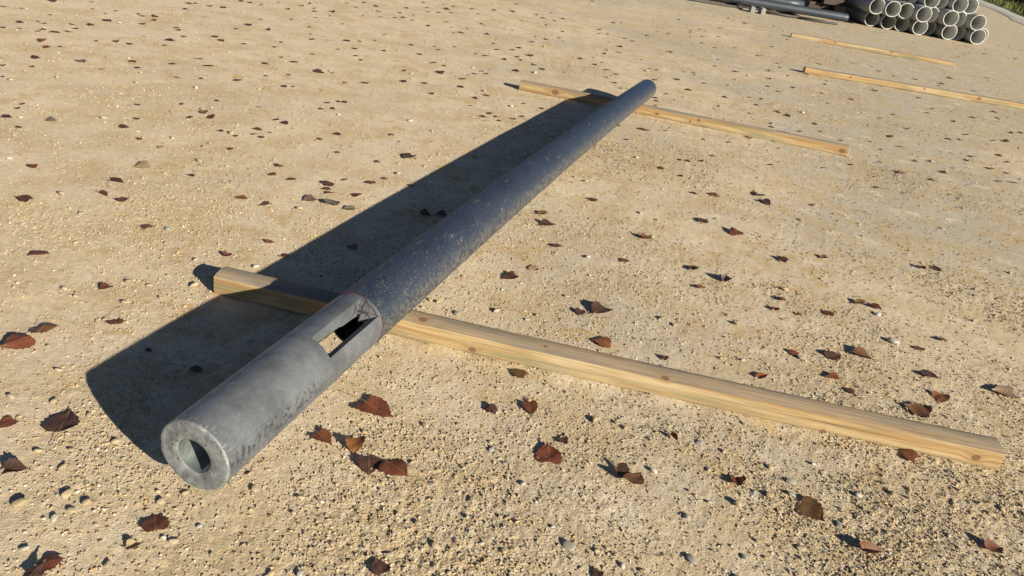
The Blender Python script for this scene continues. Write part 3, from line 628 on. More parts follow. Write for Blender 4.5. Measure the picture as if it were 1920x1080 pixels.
def galvanised_material():
    """bare zinc of the pole base. UV: u metres along the pole, v angle round it in degrees / 100"""
    N = Nodes('bare galvanised steel')
    uv = N.coord('UV')
    p = N.coord('Object')
    u, v, _ = N.sep(uv)
    cloud = N.noise(p, 8, 6, 0.68)
    fine = N.noise(p, 130, 4, 0.6)
    c = N.mix(N.ramp(cloud, 0.34, 0.66), (0.145, 0.154, 0.160), (0.074, 0.078, 0.082))
    c = N.mix(N.math('MULTIPLY', N.ramp(fine, 0.35, 0.65), 0.25), c, (0.065, 0.068, 0.072))
    # dark hand smears below the seam
    sm = N.noise(N.comb(N.math('MULTIPLY', u, 62.0), N.math('MULTIPLY', v, 6.0), 3.0), 1.0, 3, 0.6, 1.2)
    band = N.math('MULTIPLY', N.ramp(v, 0.195, 0.165), N.ramp(v, -0.22, -0.02))
    sm = N.math('MULTIPLY', N.ramp(sm, 0.50, 0.60), N.math('MULTIPLY', band, N.ramp(u, 0.41, 0.34)))
    c = N.mix(N.math('MULTIPLY', sm, 0.9), c, (0.040, 0.047, 0.055))
    # white scuffs near the end and along the crown
    sc = N.noise(N.comb(N.math('MULTIPLY', u, 30.0), N.math('MULTIPLY', v, 22.0), 0.0), 1.0, 4, 0.7)
    zone = N.math('MAXIMUM', N.ramp(u, 0.05, 0.005), N.math('MULTIPLY', N.ramp(v, 0.98, 1.06), N.math('MULTIPLY', N.ramp(v, 1.30, 1.18), N.ramp(u, 0.33, 0.20))))
    c = N.mix(N.math('MULTIPLY', N.math('MULTIPLY', N.ramp(sc, 0.55, 0.66), zone), 0.75), c, (0.33, 0.32, 0.32))
    pit = N.ramp(N.voronoi(p, 190), 0.13, 0.05)
    pitm = N.math('MULTIPLY', pit, N.ramp(N.noise(p, 30, 2), 0.55, 0.68))
    c = N.mix(N.math('MULTIPLY', pitm, 0.6), c, (0.035, 0.03, 0.028))
    rust = N.math('MULTIPLY', N.ramp(N.noise(p, 45, 3, 0.6), 0.69, 0.76), 0.5)
    c = N.mix(rust, c, (0.12, 0.055, 0.025))
    N.set(Base_Color=c, Roughness=N.ramp(cloud, 0.3, 0.7, 0.42, 0.58), Metallic=0.25,
          Normal=N.bump(N.math('ADD', fine, N.math('MULTIPLY', pitm, -1.0)), 0.25, 0.002))
    return N.m

def coated_material():
    """grey pitted coating with dust caught on it"""
    N = Nodes('pitted grey pole coating')
    p = N.coord('Object')
    uv = N.coord('UV')
    u, v, _ = N.sep(uv)
    st = N.mapping(p, (1, 1, 1))
    cloud = N.noise(st, 11, 6, 0.7)
    grain = N.noise(st, 240, 3, 0.6)
    grain2 = N.noise(st, 135, 4, 0.7)
    c = N.mix(N.ramp(cloud, 0.35, 0.68), (0.010, 0.017, 0.032), (0.016, 0.024, 0.040))  # blue of the reflected sky put into the coating's base colour
    near = N.ramp(u, 3.4, 1.0)
    pale = N.math('MULTIPLY', N.ramp(grain2, 0.56, 0.66), N.math('MULTIPLY_ADD', near, 0.26, 0.02))
    c = N.mix(pale, c, (0.15, 0.15, 0.145))
    c = N.mix(N.math('MULTIPLY', N.ramp(grain, 0.45, 0.32), N.math('MULTIPLY_ADD', near, 0.4, 0.15)), c, (0.012, 0.014, 0.017))
    dust = N.math('MULTIPLY', N.ramp(N.noise(N.comb(N.math('MULTIPLY', u, 9.0), N.math('MULTIPLY', v, 3.5), 1.0), 1.0, 5, 0.7), 0.54, 0.68), N.ramp(N.noise(st, 120, 3, 0.6), 0.48, 0.62))
    c = N.mix(N.math('MULTIPLY', dust, 0.6), c, (0.24, 0.21, 0.155))
    low = N.math('MULTIPLY', N.ramp(v, 0.42, -0.10), N.ramp(N.noise(st, 60, 4, 0.7), 0.38, 0.62))
    c = N.mix(N.math('MULTIPLY', low, 0.6), c, (0.15, 0.135, 0.105))
    N.set(Base_Color=c, Roughness=N.math('MULTIPLY', N.ramp(grain2, 0.3, 0.7, 0.42, 0.68), N.ramp(u, 4.2, 5.0, 1.0, 0.62)), Metallic=0.0,
          Normal=N.bump(N.math('ADD', N.math('MULTIPLY', grain, 0.6), grain2), 0.8, 0.0035))
    return N.m

def plate_material():
    N = Nodes('scraped galvanised end plate')
    p = N.coord('Object')
    cl = N.noise(p, 22, 6, 0.7)
    c = N.mix(N.ramp(cl, 0.38, 0.62), (0.190, 0.205, 0.200), (0.105, 0.112, 0.110))
    c = N.mix(N.math('MULTIPLY', N.ramp(N.noise(p, 75, 4, 0.7), 0.56, 0.68), 0.6), c, (0.34, 0.31, 0.31))
    c = N.mix(N.math('MULTIPLY', N.ramp(N.noise(p, 48, 4, 0.7), 0.57, 0.66), 0.8), c, (0.045, 0.035, 0.028))
    c = N.mix(N.math('MULTIPLY', N.ramp(N.noise(p, 33, 3, 0.6), 0.66, 0.72), 0.7), c, (0.15, 0.06, 0.025))
    N.set(Base_Color=c, Roughness=0.6, Metallic=0.1, Normal=N.bump(N.noise(p, 110, 4, 0.6), 0.4, 0.003))
    return N.m

M_PLATE = plate_material()
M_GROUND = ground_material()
M_STONE = stone_material('loose limestone pebble', False)
M_GRAVEL = stone_material('fine limestone gravel', True)
M_LEAF = leaf_material()
M_STALK = plain('leaf stalk', (0.20, 0.12, 0.055), 0.6)
M_ZINC = galvanised_material()
M_COAT = coated_material()
M_DARKIN = plain('dark pole inside', (0.10, 0.10, 0.10), 0.8)
M_TUBE = plain('grey inner tube', (0.090, 0.108, 0.100), 0.55, 0.1)
M_WIRE = plain('red copper wire', (0.12, 0.032, 0.025), 0.5, 0.2)
M_DWIRE = plain('dark steel wire', (0.04, 0.035, 0.035), 0.5, 0.4)
M_PIPE = plain('grey plastic pipe', (0.50, 0.50, 0.46), 0.5, 0.0, 0.0, 7, 0.3)
M_PIPEOUT = plain('shade-toned pipe outside', (0.27, 0.275, 0.26), 0.55, 0.0, 0.0, 5, 0.35)  # darker than rim and inside: shade on the pipe bodies put into the colour
M_FARPOLE = plain('dull grey steel pole', (0.038, 0.047, 0.057), 0.5, 0.15, 0.0, 6, 0.25)
M_DARKBAR = plain('dark weathered bar', (0.045, 0.04, 0.038), 0.7)
M_RUST = plain('rusty steel', (0.20, 0.085, 0.04), 0.85, 0.0, 0.3, 14, 0.5)
M_BLOCK = plain('pale concrete block', (0.25, 0.24, 0.215), 0.9, 0.0, 0.3, 40, 0.2)
M_DARKWOOD = plain('dark old timber', (0.065, 0.045, 0.033), 0.85, 0.0, 0.4, 20, 0.5)
M_GRASS = plain('rough grass', (0.11, 0.12, 0.025), 0.9, 0.0, 0.6, 3, 0.45)
M_HEDGE = plain('dark evergreen leaves', (0.035, 0.05, 0.022), 0.7, 0.0, 0.0, 2, 0.5)
M_TRACK = plain('pale gravel track', (0.40, 0.365, 0.30), 0.95, 0.0, 0.4, 2, 0.18)
# ------------------------------------------------------------------ ground sheet
def build_ground():
    dep = np.radians(np.concatenate([np.arange(82, 60, -0.6), np.arange(60, 8, -0.17), np.arange(8, 1.2, -0.10)]))
    r = CAM_H / np.tan(dep)
    r = np.concatenate([r, np.geomspace(r[-1] * 1.02, 900, 26)])
    az = np.radians(np.concatenate([np.arange(-180, -52, 4.0), np.arange(-52, 58, 0.145), np.arange(58, 180, 4.0)]))   # from +y towards +x
    R, A = np.meshgrid(r, az, indexing='ij')
    x, y = R * np.sin(A), R * np.cos(A)
    z = height(x.ravel(), y.ravel()).reshape(x.shape)
    nr, na = R.shape
    V = np.stack([x, y, z], -1).reshape(-1, 3)
    idx = np.arange(nr * na).reshape(nr, na)
    nxt = np.roll(idx, -1, axis=1)
    T = np.stack([idx[:-1], nxt[:-1], nxt[1:], idx[1:]], -1).reshape(-1, 4)[:, ::-1]
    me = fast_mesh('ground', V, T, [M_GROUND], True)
    a = me.attributes.new('rough', 'FLOAT', 'POINT')
    a.data.foreach_set('value', rough_mask(V[:, 0], V[:, 1]).astype(np.float32))
    # close the small hole under the camera
    o = obj('ground', me)
    n0 = len(me.vertices)
    bm_v = [tuple(V[i]) for i in idx[0]] + [(0, 0, 0)]
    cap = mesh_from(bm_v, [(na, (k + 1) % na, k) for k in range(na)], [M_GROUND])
    c = obj('ground_centre', cap, o)
    o['kind'] = 'structure'
    return o

GROUND = build_ground()

def ico(sub):
    import bmesh
    bm = bmesh.new()
    bmesh.ops.create_icosphere(bm, subdivisions=sub, radius=1.0)
    bm.verts.ensure_lookup_table()
    V = np.array([v.co[:] for v in bm.verts])
    T = np.array([[v.index for v in f.verts] for f in bm.faces])
    bm.free()
    return V, T

def pebble_shapes(sub, count, amp, rng):
    V, T = ico(sub)
    out = []
    for _ in range(count):
        W = V.copy()
        for _ in range(5):                       # knock flat facets off
            d = rng.normal(size=3)
            d /= np.linalg.norm(d)
            lim = rng.uniform(0.5, 0.85)
            s = W @ d
            W -= np.clip(s - lim, 0, None)[:, None] * d * 0.9
        W *= 1 + rng.uniform(-amp, amp, size=(len(W), 1))
        W *= np.array([1.0, rng.uniform(0.65, 0.95), rng.uniform(0.45, 0.75)])
        out.append(W)
    return out, T

# loose stones that can be told apart, children of the ground
shapes, TT = pebble_shapes(2, 8, 0.06, RNG)
STONE_MESH = [fast_mesh('stone', s, TT, [M_STONE], True) for s in shapes]
STONE_COL = {'n': (0.37, 0.295, 0.185), 'w': (0.42, 0.385, 0.32), 'g': (0.29, 0.275, 0.235)}

def add_stone(x, y, d, col):
    o = bpy.data.objects.new('stone', random.choice(STONE_MESH))
    r = d / 2
    flat = 0.55 if col == 'g' else 0.85
    o.location = (x, y, gz(x, y) + 0.002 + r * 0.42 * flat)
    o.scale = (r * 1.25, r * 1.25 * random.uniform(0.8, 1), r * 0.95 * flat)
    o.rotation_euler = (random.uniform(-.3, .3), random.uniform(-.3, .3), random.uniform(0, 6.28))
    k = random.uniform(0.85, 1.1)
    c = STONE_COL[col]
    o.color = (c[0] * k, c[1] * k, c[2] * k * random.uniform(0.9, 1.1), 1)
    link(o, GROUND)

for (x, y, d, col) in STONES:
    add_stone(x, y, d, col)
for _ in range(190):
    r, a = random.uniform(1.4, 9) ** 1.0, math.radians(random.uniform(-38, 42))
    x, y = r * math.sin(a), r * math.cos(a)
    add_stone(x, y, (0.010 + 0.016 * random.random() ** 2.5) * (1 + r * 0.09), random.choice('nnnnnnwg'))

# fine gravel: far too many to count, one mesh
def build_gravel():
    big, TB = pebble_shapes(1, 10, 0.13, RNG)
    OV = np.array([(1, 0, 0), (-1, 0, 0), (0, 1, 0), (0, -1, 0), (0, 0, 1), (0, 0, -1)], float)
    OT = np.array([(0, 2, 4), (2, 1, 4), (1, 3, 4), (3, 0, 4), (2, 0, 5), (1, 2, 5), (3, 1, 5), (0, 3, 5)])
    small = []
    for _ in range(14):
        W = OV + RNG.normal(0, 0.22, OV.shape)
        small.append(W * 1.2 * np.array([1.0, RNG.uniform(0.7, 1.0), RNG.uniform(0.4, 0.7)]))
    VS, TS, CS = [], [], []
    base = 0
    # r0, r1, count, smallest and largest half-size, shape set, share kept on smooth ground
    bands = [(0.85, 2.0, 46000, 0.0013, 0.0050, 0, 0.38), (2.0, 3.3, 44000, 0.0015, 0.0054, 0, 0.34), (3.3, 6.0, 42000, 0.0022, 0.0064, 0, 0.26), (6.0, 12.0, 22000, 0.0038, 0.0090, 0, 0.22), (12.0, 22.0, 5000, 0.008, 0.016, 0, 0.1),
             (0.85, 3.3, 5200, 0.0040, 0.0085, 1, 0.15), (3.3, 8.0, 4200, 0.0055, 0.0115, 1, 0.12)]
    for r0, r1, n, s0, s1, kind, floor_ in bands:
        shp, T = (big, TB) if kind else (small, OT)
        m = n * 9
        r = np.sqrt(RNG.uniform(r0 * r0, r1 * r1, m))
        a = np.radians(RNG.uniform(-48, 49, m))
        x, y = r * np.sin(a), r * np.cos(a)
        clump = np.clip((vnoise(x, y, 0.16, 21) + 0.7 * vnoise(x, y, 0.055, 22) + 0.10) / 0.4, 0, 1)
        keep = RNG.uniform(size=m) < (floor_ + (1 - floor_) * rough_mask(x, y) ** 1.3) * (0.35 + 0.65 * clump)
        x, y = x[keep][:n], y[keep][:n]
        n2 = len(x)
        s = s0 + (s1 - s0) * RNG.uniform(size=n2) ** 3.2
        z = height(x, y, True) + s * 0.10
        q = RNG.normal(size=(n2, 4))
        q[:, 1:3] *= 0.35
        q /= np.linalg.norm(q, axis=1)[:, None]
        w, i, j, k = q.T
        Rm = np.stack([1 - 2 * (j * j + k * k), 2 * (i * j - k * w), 2 * (i * k + j * w),
                       2 * (i * j + k * w), 1 - 2 * (i * i + k * k), 2 * (j * k - i * w),
                       2 * (i * k - j * w), 2 * (j * k + i * w), 1 - 2 * (i * i + j * j)], -1).reshape(-1, 3, 3)
        pick = RNG.integers(0, len(shp), n2)
        L = np.array(shp)[pick] * s[:, None, None]
        P = np.einsum('nij,nvj->nvi', Rm, L) + np.stack([x, y, z], -1)[:, None, :]
        nv = P.shape[1]
        VS.append(P.reshape(-1, 3))
        TS.append((T[None] + (base + np.arange(n2) * nv)[:, None, None]).reshape(-1, 3))
        base += n2 * nv
        t = RNG.uniform(size=(n2, 1))
        c = np.where(t < 0.62, np.array([[0.365, 0.285, 0.170]]), np.where(t < 0.78, np.array([[0.42, 0.36, 0.265]]), np.where(t < 0.92, np.array([[0.31, 0.26, 0.185]]), np.array([[0.30, 0.19, 0.09]]))))
        c = c * RNG.uniform(0.75, 1.12, size=(n2, 1)) * (1.0 if r1 < 3.4 else 0.88)
        CS.append(np.repeat(c, nv, axis=0))
    V, T2, C = np.concatenate(VS), np.concatenate(TS), np.concatenate(CS)
    me = fast_mesh('gravel', V, T2, [M_GRAVEL], False)
    set_color_attr(me, 'tint', C)
    o = obj('gravel', me)
    o['kind'] = 'stuff'
    tag(o, 'fine pale limestone gravel strewn over the dusty ground', 'gravel')

build_gravel()

# ------------------------------------------------------------------ the long pole
P0 = np.array([-0.62372, 1.20957, 0.16474])
AX = np.array([0.275417, 0.961320, -0.002980])
SD = np.array([0.961324, -0.275418, 0.0])
UPV = np.array([0.000821, 0.002865, 0.999996])
PL, PR1, PR2 = 5.1258, 0.09, 0.0747
def pole_c(t):
    u = t / PL
    return P0 + AX * t - SD * (0.85 * (-0.008 + 0.102 * u - 0.124 * u * u))
def pole_r(t):
    return PR1 + (PR2 - PR1) * t / PL
POLE_LOC = Vector(pole_c(0.0))
POLE_LOC.z = 0.0

def pole_surface(ts, angs, extra=0.0, hole=None, inner=None):
    """open shell following the pole between parameters; hole(t_mid, ang_mid) leaves a face out; thickness to the inside"""
    V, F, UV = [], [], []
    closed = abs(angs[-1] - angs[0] - 360) < 1e-6
    na = len(angs) - 1 if closed else len(angs)
    def ring(t, dr):
        c, r = pole_c(t), pole_r(t) + extra - dr
        for k in range(na):
            a = math.radians(angs[k])
            V.append(Vector(c + (SD * math.cos(a) + UPV * math.sin(a)) * r) - POLE_LOC)
            UV.append((t, (angs[k] + 180) % 360 / 100 - 1.8))
    for t in ts:
        ring(t, 0.0)
    n1 = len(V)
    if inner:
        for t in ts:
            ring(t, inner)
    cells_ = {}
    ka = na if closed else na - 1
    for i in range(len(ts) - 1):
        for k in range(ka):
            if hole and hole(0.5 * (ts[i] + ts[i + 1]), 0.5 * (angs[k] + angs[k + 1])):
                continue
            cells_[i, k] = 1
    quad = lambda i, k, o: (o + i * na + k, o + (i + 1) * na + k, o + (i + 1) * na + (k + 1) % na, o + i * na + (k + 1) % na)
    for (i, k) in cells_:
        F.append(quad(i, k, 0))
        if inner:
            F.append(quad(i, k, n1)[::-1])
            kk = (k + 1) % na
            nb = [((i - 1, k), (i * na + k, i * na + kk)), ((i + 1, k), ((i + 1) * na + kk, (i + 1) * na + k)),
                  ((i, (k - 1) % na if closed else k - 1), ((i + 1) * na + k, i * na + k)), ((i, (k + 1) % na if closed else k + 1), (i * na + kk, (i + 1) * na + kk))]
            for key, (a, b) in nb:
                if key not in cells_:
                    F.append((a, b, b + n1, a + n1))
    return V, F, UV

def finish_pole(name, V, F, UV, mats, parent, sharp=35):
    me = mesh_from(V, F, mats, True)
    uvl = me.uv_layers.new(name='UVMap')
    for l in me.loops:
        uvl.data[l.index].uv = UV[l.vertex_index]
    me.set_sharp_from_angle(angle=math.radians(sharp))
    return obj(name, me, parent)

pole = empty('lamp_post', POLE_LOC)
tag(pole, 'long tapered grey steel pole with cable opening lying across two timbers', 'pole')
T_A, T_B, A_A, A_B = 0.420, 0.676, 30.5, 79.0
def opening(t, a):
    if not (T_A < t < T_B):
        return False
    up_ = A_A < a < A_B
    lo_ = A_A < ((a + 180) % 360) < A_B
    # rounded far corners
    if up_ or lo_:
        ar = a if up_ else (a + 180) % 360
        e = min(ar - A_A, A_B - ar)
        if T_B - t < 0.012 and e < 0:
            return False
        return True
    return False
angs = sorted(set([float(a) for a in range(-180, 181, 6)] + [A_A, A_B, A_A + 8, A_B - 8, A_A - 180, A_B - 180, A_A - 172, A_B - 188]))
angs = [a for a in angs if not any(0 < abs(a - b) < 1.6 and a != b and b in (A_A, A_B, A_A + 8, A_B - 8, A_A - 180, A_B - 180, A_A - 172, A_B - 188) and a not in (A_A, A_B, A_A + 8, A_B - 8, A_A - 180, A_B - 180, A_A - 172, A_B - 188) for b in angs)]
T_C = 0.690                                                     # where the coating starts
ts = sorted(set([0.006, 0.02] + [round(0.05 * k, 3) for k in range(1, 14)] + [T_A, T_B - 0.012, T_B, T_C]))
V, F, UV = pole_surface(ts, angs, 0.0, opening, 0.0045)
finish_pole('base_tube', V, F, UV, [M_ZINC], pole)
# rolled rim and end plate with the central hole
def end_plate():
    prof = [(0.0, 0.0860), (0.0002, 0.0780), (0.0004, 0.0620), (0.0006, 0.0455), (0.0022, 0.0432), (0.012, 0.0425)]
    prof = [(0.006, PR1), (0.0028, PR1 - 0.0005), (0.0008, PR1 - 0.0020)] + prof
    n = 64
    V, F, UV = [], [], []
    rj = random.Random(8)
    for i, (t, r) in enumerate(prof):
        for k in range(n):
            a = 2 * math.pi * k / n
            if 0 < i < 5:
                chip = max(0.0, math.sin(a * 5 + 1.3) * math.sin(a * 11 + i)) * 0.0016
                t, r = prof[i][0] + chip + rj.uniform(0, 0.0008), prof[i][1] - chip * 0.9 + rj.uniform(-0.0007, 0.0004)
            wob = 1 + 0.006 * math.sin(3 * a + 1) * (r < 0.05)
            V.append(Vector(pole_c(0.0) + AX * t + (SD * math.cos(a) + UPV * math.sin(a)) * r * wob) - POLE_LOC)
            UV.append((0.018 + 0.016 * math.sin(a * 2 + r * 40), 0.42 + r * 9 + 0.3 * math.sin(a)))
    for i in range(len(prof) - 1):
        for k in range(n):
            F.append((i * n + k, (i + 1) * n + k, (i + 1) * n + (k + 1) % n, i * n + (k + 1) % n)[::-1])
    return finish_pole('end_plate', V, F, UV, [M_PLATE], pole, 50)
end_plate()
def liner():
    n = 48
    V, F = [], []
    for (t, r) in [(0.004, 0.0425), (0.004, 0.0405), (0.18, 0.0405), (0.18, 0.0)]:
        for k in range(n):
            a = 2 * math.pi * k / n
            V.append(Vector(pole_c(0.0) + AX * t + (SD * math.cos(a) + UPV * math.sin(a)) * r) - POLE_LOC)
    for i in range(3):
        for k in range(n):
            F.append((i * n + k, (i + 1) * n + k, (i + 1) * n + (k + 1) % n, i * n + (k + 1) % n)[::-1])
    return obj('inner_tube', mesh_from(V, F, [M_TUBE]), pole)
liner()
def door_frame():
    am = math.radians(0.5 * (A_A + A_B))
    inn = -(SD * math.cos(am) + UPV * math.sin(am))
    def edge(t, deg, dr=0.0046):
        a = math.radians(deg)
        return pole_c(t) + (SD * math.cos(a) + UPV * math.sin(a)) * (pole_r(t) - dr)
    rnd = random.Random(3)
    def wall(pts, depth, out, inn=inn):
        # a strip of given depth hanging inward from the opening's edge, 3 mm thick
        V, F = [], []
        for i, p in enumerate(pts):
            dp = depth[i] if hasattr(depth, '__len__') else depth
            for q in (p, p + inn * dp, p + inn * dp + out * 0.003, p + out * 0.003):
                V.append(Vector(q) - POLE_LOC)
        for i in range(len(pts) - 1):
            for k in range(4):
                F.append((i * 4 + k, i * 4 + (k + 1) % 4, i * 4 + 4 + (k + 1) % 4, i * 4 + 4 + k))
        F += [(3, 2, 1, 0), tuple((len(pts) - 1) * 4 + k for k in range(4))]
        return V, F
    tl = np.linspace(T_A, T_B, 14)
    side = -SD * math.sin(am) + UPV * math.cos(am)
    parts = [wall([edge(t, A_B + 0.6) for t in tl], [0.026 + 0.016 * (k / 13) + 0.004 * (k > 7) for k in range(14)], side, SD * 0.08 - UPV),
             wall([edge(t, A_A - 0.6) for t in tl], 0.020, -side, -SD * 0.93 - UPV * 0.37),
             wall([edge(T_B + 0.001, a) for a in np.linspace(A_A, A_B, 12)], [0.052 + 0.012 * math.sin(k * 1.9) + rnd.uniform(-.004, .004) for k in range(12)], AX, inn * 0.92 - AX * 0.38)]
    V, F = [], []
    for v, f in parts:
        F += [tuple(i + len(V) for i in q) for q in f]
        V += v
    obj('door_frame', mesh_from(V, F, [M_ZINC], False), pole)
door_frame()
# weld seam along the right flank
def seam():
    V, F = [], []
    ts_ = np.linspace(0.012, T_A + 0.02, 60)
    for t in ts_:
        a0 = math.radians(21.0 - 7.0 * t + 0.35 * math.sin(t * 70))
        for da, h in ((-0.016, -0.0006), (-0.006, 0.0011), (0.006, 0.0011), (0.016, -0.0006)):
            a = a0 + da
            V.append(Vector(pole_c(t) + (SD * math.cos(a) + UPV * math.sin(a)) * (pole_r(t) + h)) - POLE_LOC)
    for i in range(len(ts_) - 1):
        for k in range(3):
            F.append((i * 4 + k, i * 4 + k + 1, i * 4 + 5 + k, i * 4 + 4 + k)[::-1])
    return obj('weld_seam', mesh_from(V, F, [M_ZINC]), pole)
seam()
# coated shaft with a domed tip
def shaft():
    ang = [float(a) for a in range(-180, 181, 6)]
    ts_ = [T_C] + list(np.linspace(T_C + 0.01, PL - 0.05, 60))
    V, F, UV = pole_surface(ts_, ang, 0.0012)
    n = 60
    # collar closing the coating's edge
    c, r = pole_c(T_C), pole_r(T_C) - 0.004
    b = len(V)
    for k in range(n):
        a = math.radians(ang[k])
        V.append(Vector(c + (SD * math.cos(a) + UPV * math.sin(a)) * r) - POLE_LOC)
        UV.append((T_C, 0.5))
    for k in range(n):
        F.append((b + k, k, (k + 1) % n, b + (k + 1) % n))
    # dome
    last = (len(ts_) - 1) * n
    t0, R0 = PL - 0.05, pole_r(PL - 0.05) + 0.0012
    prev = last
    for j in range(1, 8):
        ph = math.pi / 2 * j / 8
        rr, tt = R0 * math.cos(ph) ** 0.8, t0 + 0.075 * math.sin(ph)
        s = len(V)
        for k in range(n):
            a = math.radians(ang[k])
            V.append(Vector(pole_c(tt) + (SD * math.cos(a) + UPV * math.sin(a)) * rr) - POLE_LOC)
            UV.append((tt, (ang[k] + 180) % 360 / 100 - 1.8))
        for k in range(n):
            F.append((prev + k, s + k, s + (k + 1) % n, prev + (k + 1) % n))
        prev = s
    F.append(tuple(prev + k for k in range(n)))
    return finish_pole('shaft', V, F, UV, [M_COAT], pole)
shaft()
def inside_core():
    """dark lining of the bore beyond the opening"""
    ang = [float(a) for a in range(-180, 181, 12)]
    V, F, UV = pole_surface(list(np.linspace(T_C + 0.005, PL - 0.1, 12)), ang, -0.006)
    return obj('bore_lining', mesh_from(V, [f[::-1] for f in F], [M_DARKIN]), pole)
inside_core()
def wires():
    def surf(t, deg, lift):
        a = math.radians(deg)
        return Vector(pole_c(t) + (SD * math.cos(a) + UPV * math.sin(a)) * (pole_r(t) + lift)) - POLE_LOC
    loop = [surf(0.688 - 0.0003 * abs(d - 40) * 0.35 + 0.003 * math.sin(d * 0.09), d, 0.0035 + 0.0012 * math.sin(d * 0.31)) for d in range(-40, 28, 6)]
    loop += [surf(0.672, 33, 0.004), surf(0.660, 40, 0.004), surf(0.652, 46, -0.004), surf(0.655, 53, 0.006), surf(0.664, 58, 0.002), surf(0.676, 66, 0.006), surf(0.684, 76, 0.005)]
    loop += [surf(0.688 + 0.003 * math.sin(d * 0.2), d, 0.0035 + 0.002 * math.sin(d * 0.15)) for d in range(84, 190, 8)]
    Vv, Ff = tube(loop, 0.0012, 6)
    obj('tie_wire', mesh_from(Vv, Ff, [M_WIRE]), pole)
    rnd = random.Random(4)
    for k in range(4):
        t, d = 0.650 + 0.006 * rnd.random(), 44 + 7 * k * 0.9
        pts = []
        for j in range(9):
            w = j / 8
            pts.append(surf(t - 0.030 * w + 0.008 * math.sin(w * 7 + k), d + 9 * math.sin(w * 6 + k * 1.7), -0.020 + 0.026 * math.sin(w * math.pi) + 0.006 * rnd.uniform(-1, 1)))
        Vv, Ff = tube(pts, 0.0009, 5)
        obj('wire_curl', mesh_from(Vv, Ff, [M_DWIRE if k != 2 else M_WIRE]), pole)
wires()

# ------------------------------------------------------------------ timbers
BH, BW = 0.0747, 0.0919
PROFILE = [(0.010, 0.0), (0.002, 0.008), (0.0, 0.020), (0.0, 0.038), (0.0005, 0.054), (0.0012, 0.0640), (0.0026, 0.0672), (0.022, 0.0722), (0.044, 0.0745), (0.064, 0.0747), (0.076, 0.0728), (0.084, 0.0660), (0.0900, 0.0520), (0.0915, 0.030), (0.090, 0.012), (0.083, 0.0)]
def timber(name, x, y, ang, L, bow, knots, label, wane=1.0, seed=0):
    rnd = random.Random(seed)
    mt = wood_material(knots)
    n = 40
    V, F, UV = [], [], []
    per = [0.0]
    for a, b in zip(PROFILE[:-1], PROFILE[1:]):
        per.append(per[-1] + math.dist(a, b))
    for i in range(n + 1):
        u = L * i / n
        off = -bow * (1 - (2 * i / n - 1) ** 2)
        for k, (py, pz) in enumerate(PROFILE):
            j = 0.0011 * math.sin(u * 3.1 + k * 1.7 + seed) + 0.0006 * math.sin(u * 11.0 + k * 2.3)
            hw = 0.0016 * math.sin(u * 2.0 + seed * 1.3)
            if k >= 9 and k <= 13:
                j -= 0.0035 * wane * (0.5 + 0.5 * math.sin(u * 1.9 + seed))
            V.append((u, py + off + (j if k in (2, 3, 4, 5) else -j * 0.5 if k > 8 else 0), max(pz + (hw + j * 0.5 if pz > 0.05 else 0), 0)))
            UV.append((u, per[k]))
    m = len(PROFILE)
    for i in range(n):
        for k in range(m):
            kk = (k + 1) % m
            F.append((i * m + k, (i + 1) * m + k, (i + 1) * m + kk, i * m + kk)[::-1])
    me = mesh_from(V, F, [mt], True)
    uvl = me.uv_layers.new(name='UVMap')
    for l in me.loops:
        uvl.data[l.index].uv = UV[l.vertex_index]
    me.set_sharp_from_angle(angle=math.radians(38))
    root = empty(name, (x, y, -0.002), (0, 0, ang))
    tag(root, label, 'timber', 'timber bearers laid on the ground')
    obj('timber_body', me, root)
    # sawn ends: inner face a little proud, chamfered arris
    for i, s in ((0, -1), (n, 1)):
        ring_ = [Vector(V[i * m + k]) for k in range(m)]
        c = sum(ring_, Vector()) / m
        W = ring_ + [c + (p - c) * 0.93 + Vector((s * 0.0025, 0, 0)) for p in ring_]
        Fe = []
        for k in range(m):
            kk = (k + 1) % m
            q = (k, kk, m + kk, m + k)
            Fe.append(q if s > 0 else q[::-1])
        Fe.append(tuple(range(m, 2 * m)) if s > 0 else tuple(range(m, 2 * m))[::-1])
        obj('end_grain', mesh_from(W, Fe, [M_ENDGRAIN], False), root)
    return root

def endgrain_material():
    N = Nodes('sawn timber end grain')
    p = N.coord('Object')
    x, y, z = N.sep(p)
    d = N.math('SQRT', N.math('ADD', N.math('POWER', N.math('SUBTRACT', y, 0.035), 2.0), N.math('POWER', N.math('ADD', z, 0.01), 2.0)))
    w = N.math('PINGPONG', N.math('ADD', d, N.math('MULTIPLY', N.noise(p, 40, 2), 0.003)), 0.004)
    c = N.mix(N.ramp(w, 0.0, 0.004), (0.36, 0.22, 0.09), (0.52, 0.36, 0.18))
    c = N.mix(N.math('MULTIPLY', N.ramp(N.noise(p, 25, 3), 0.4, 0.7), 0.5), c, (0.33, 0.27, 0.19))
    N.set(Base_Color=c, Roughness=0.85)
    return N.m
M_ENDGRAIN = endgrain_material()

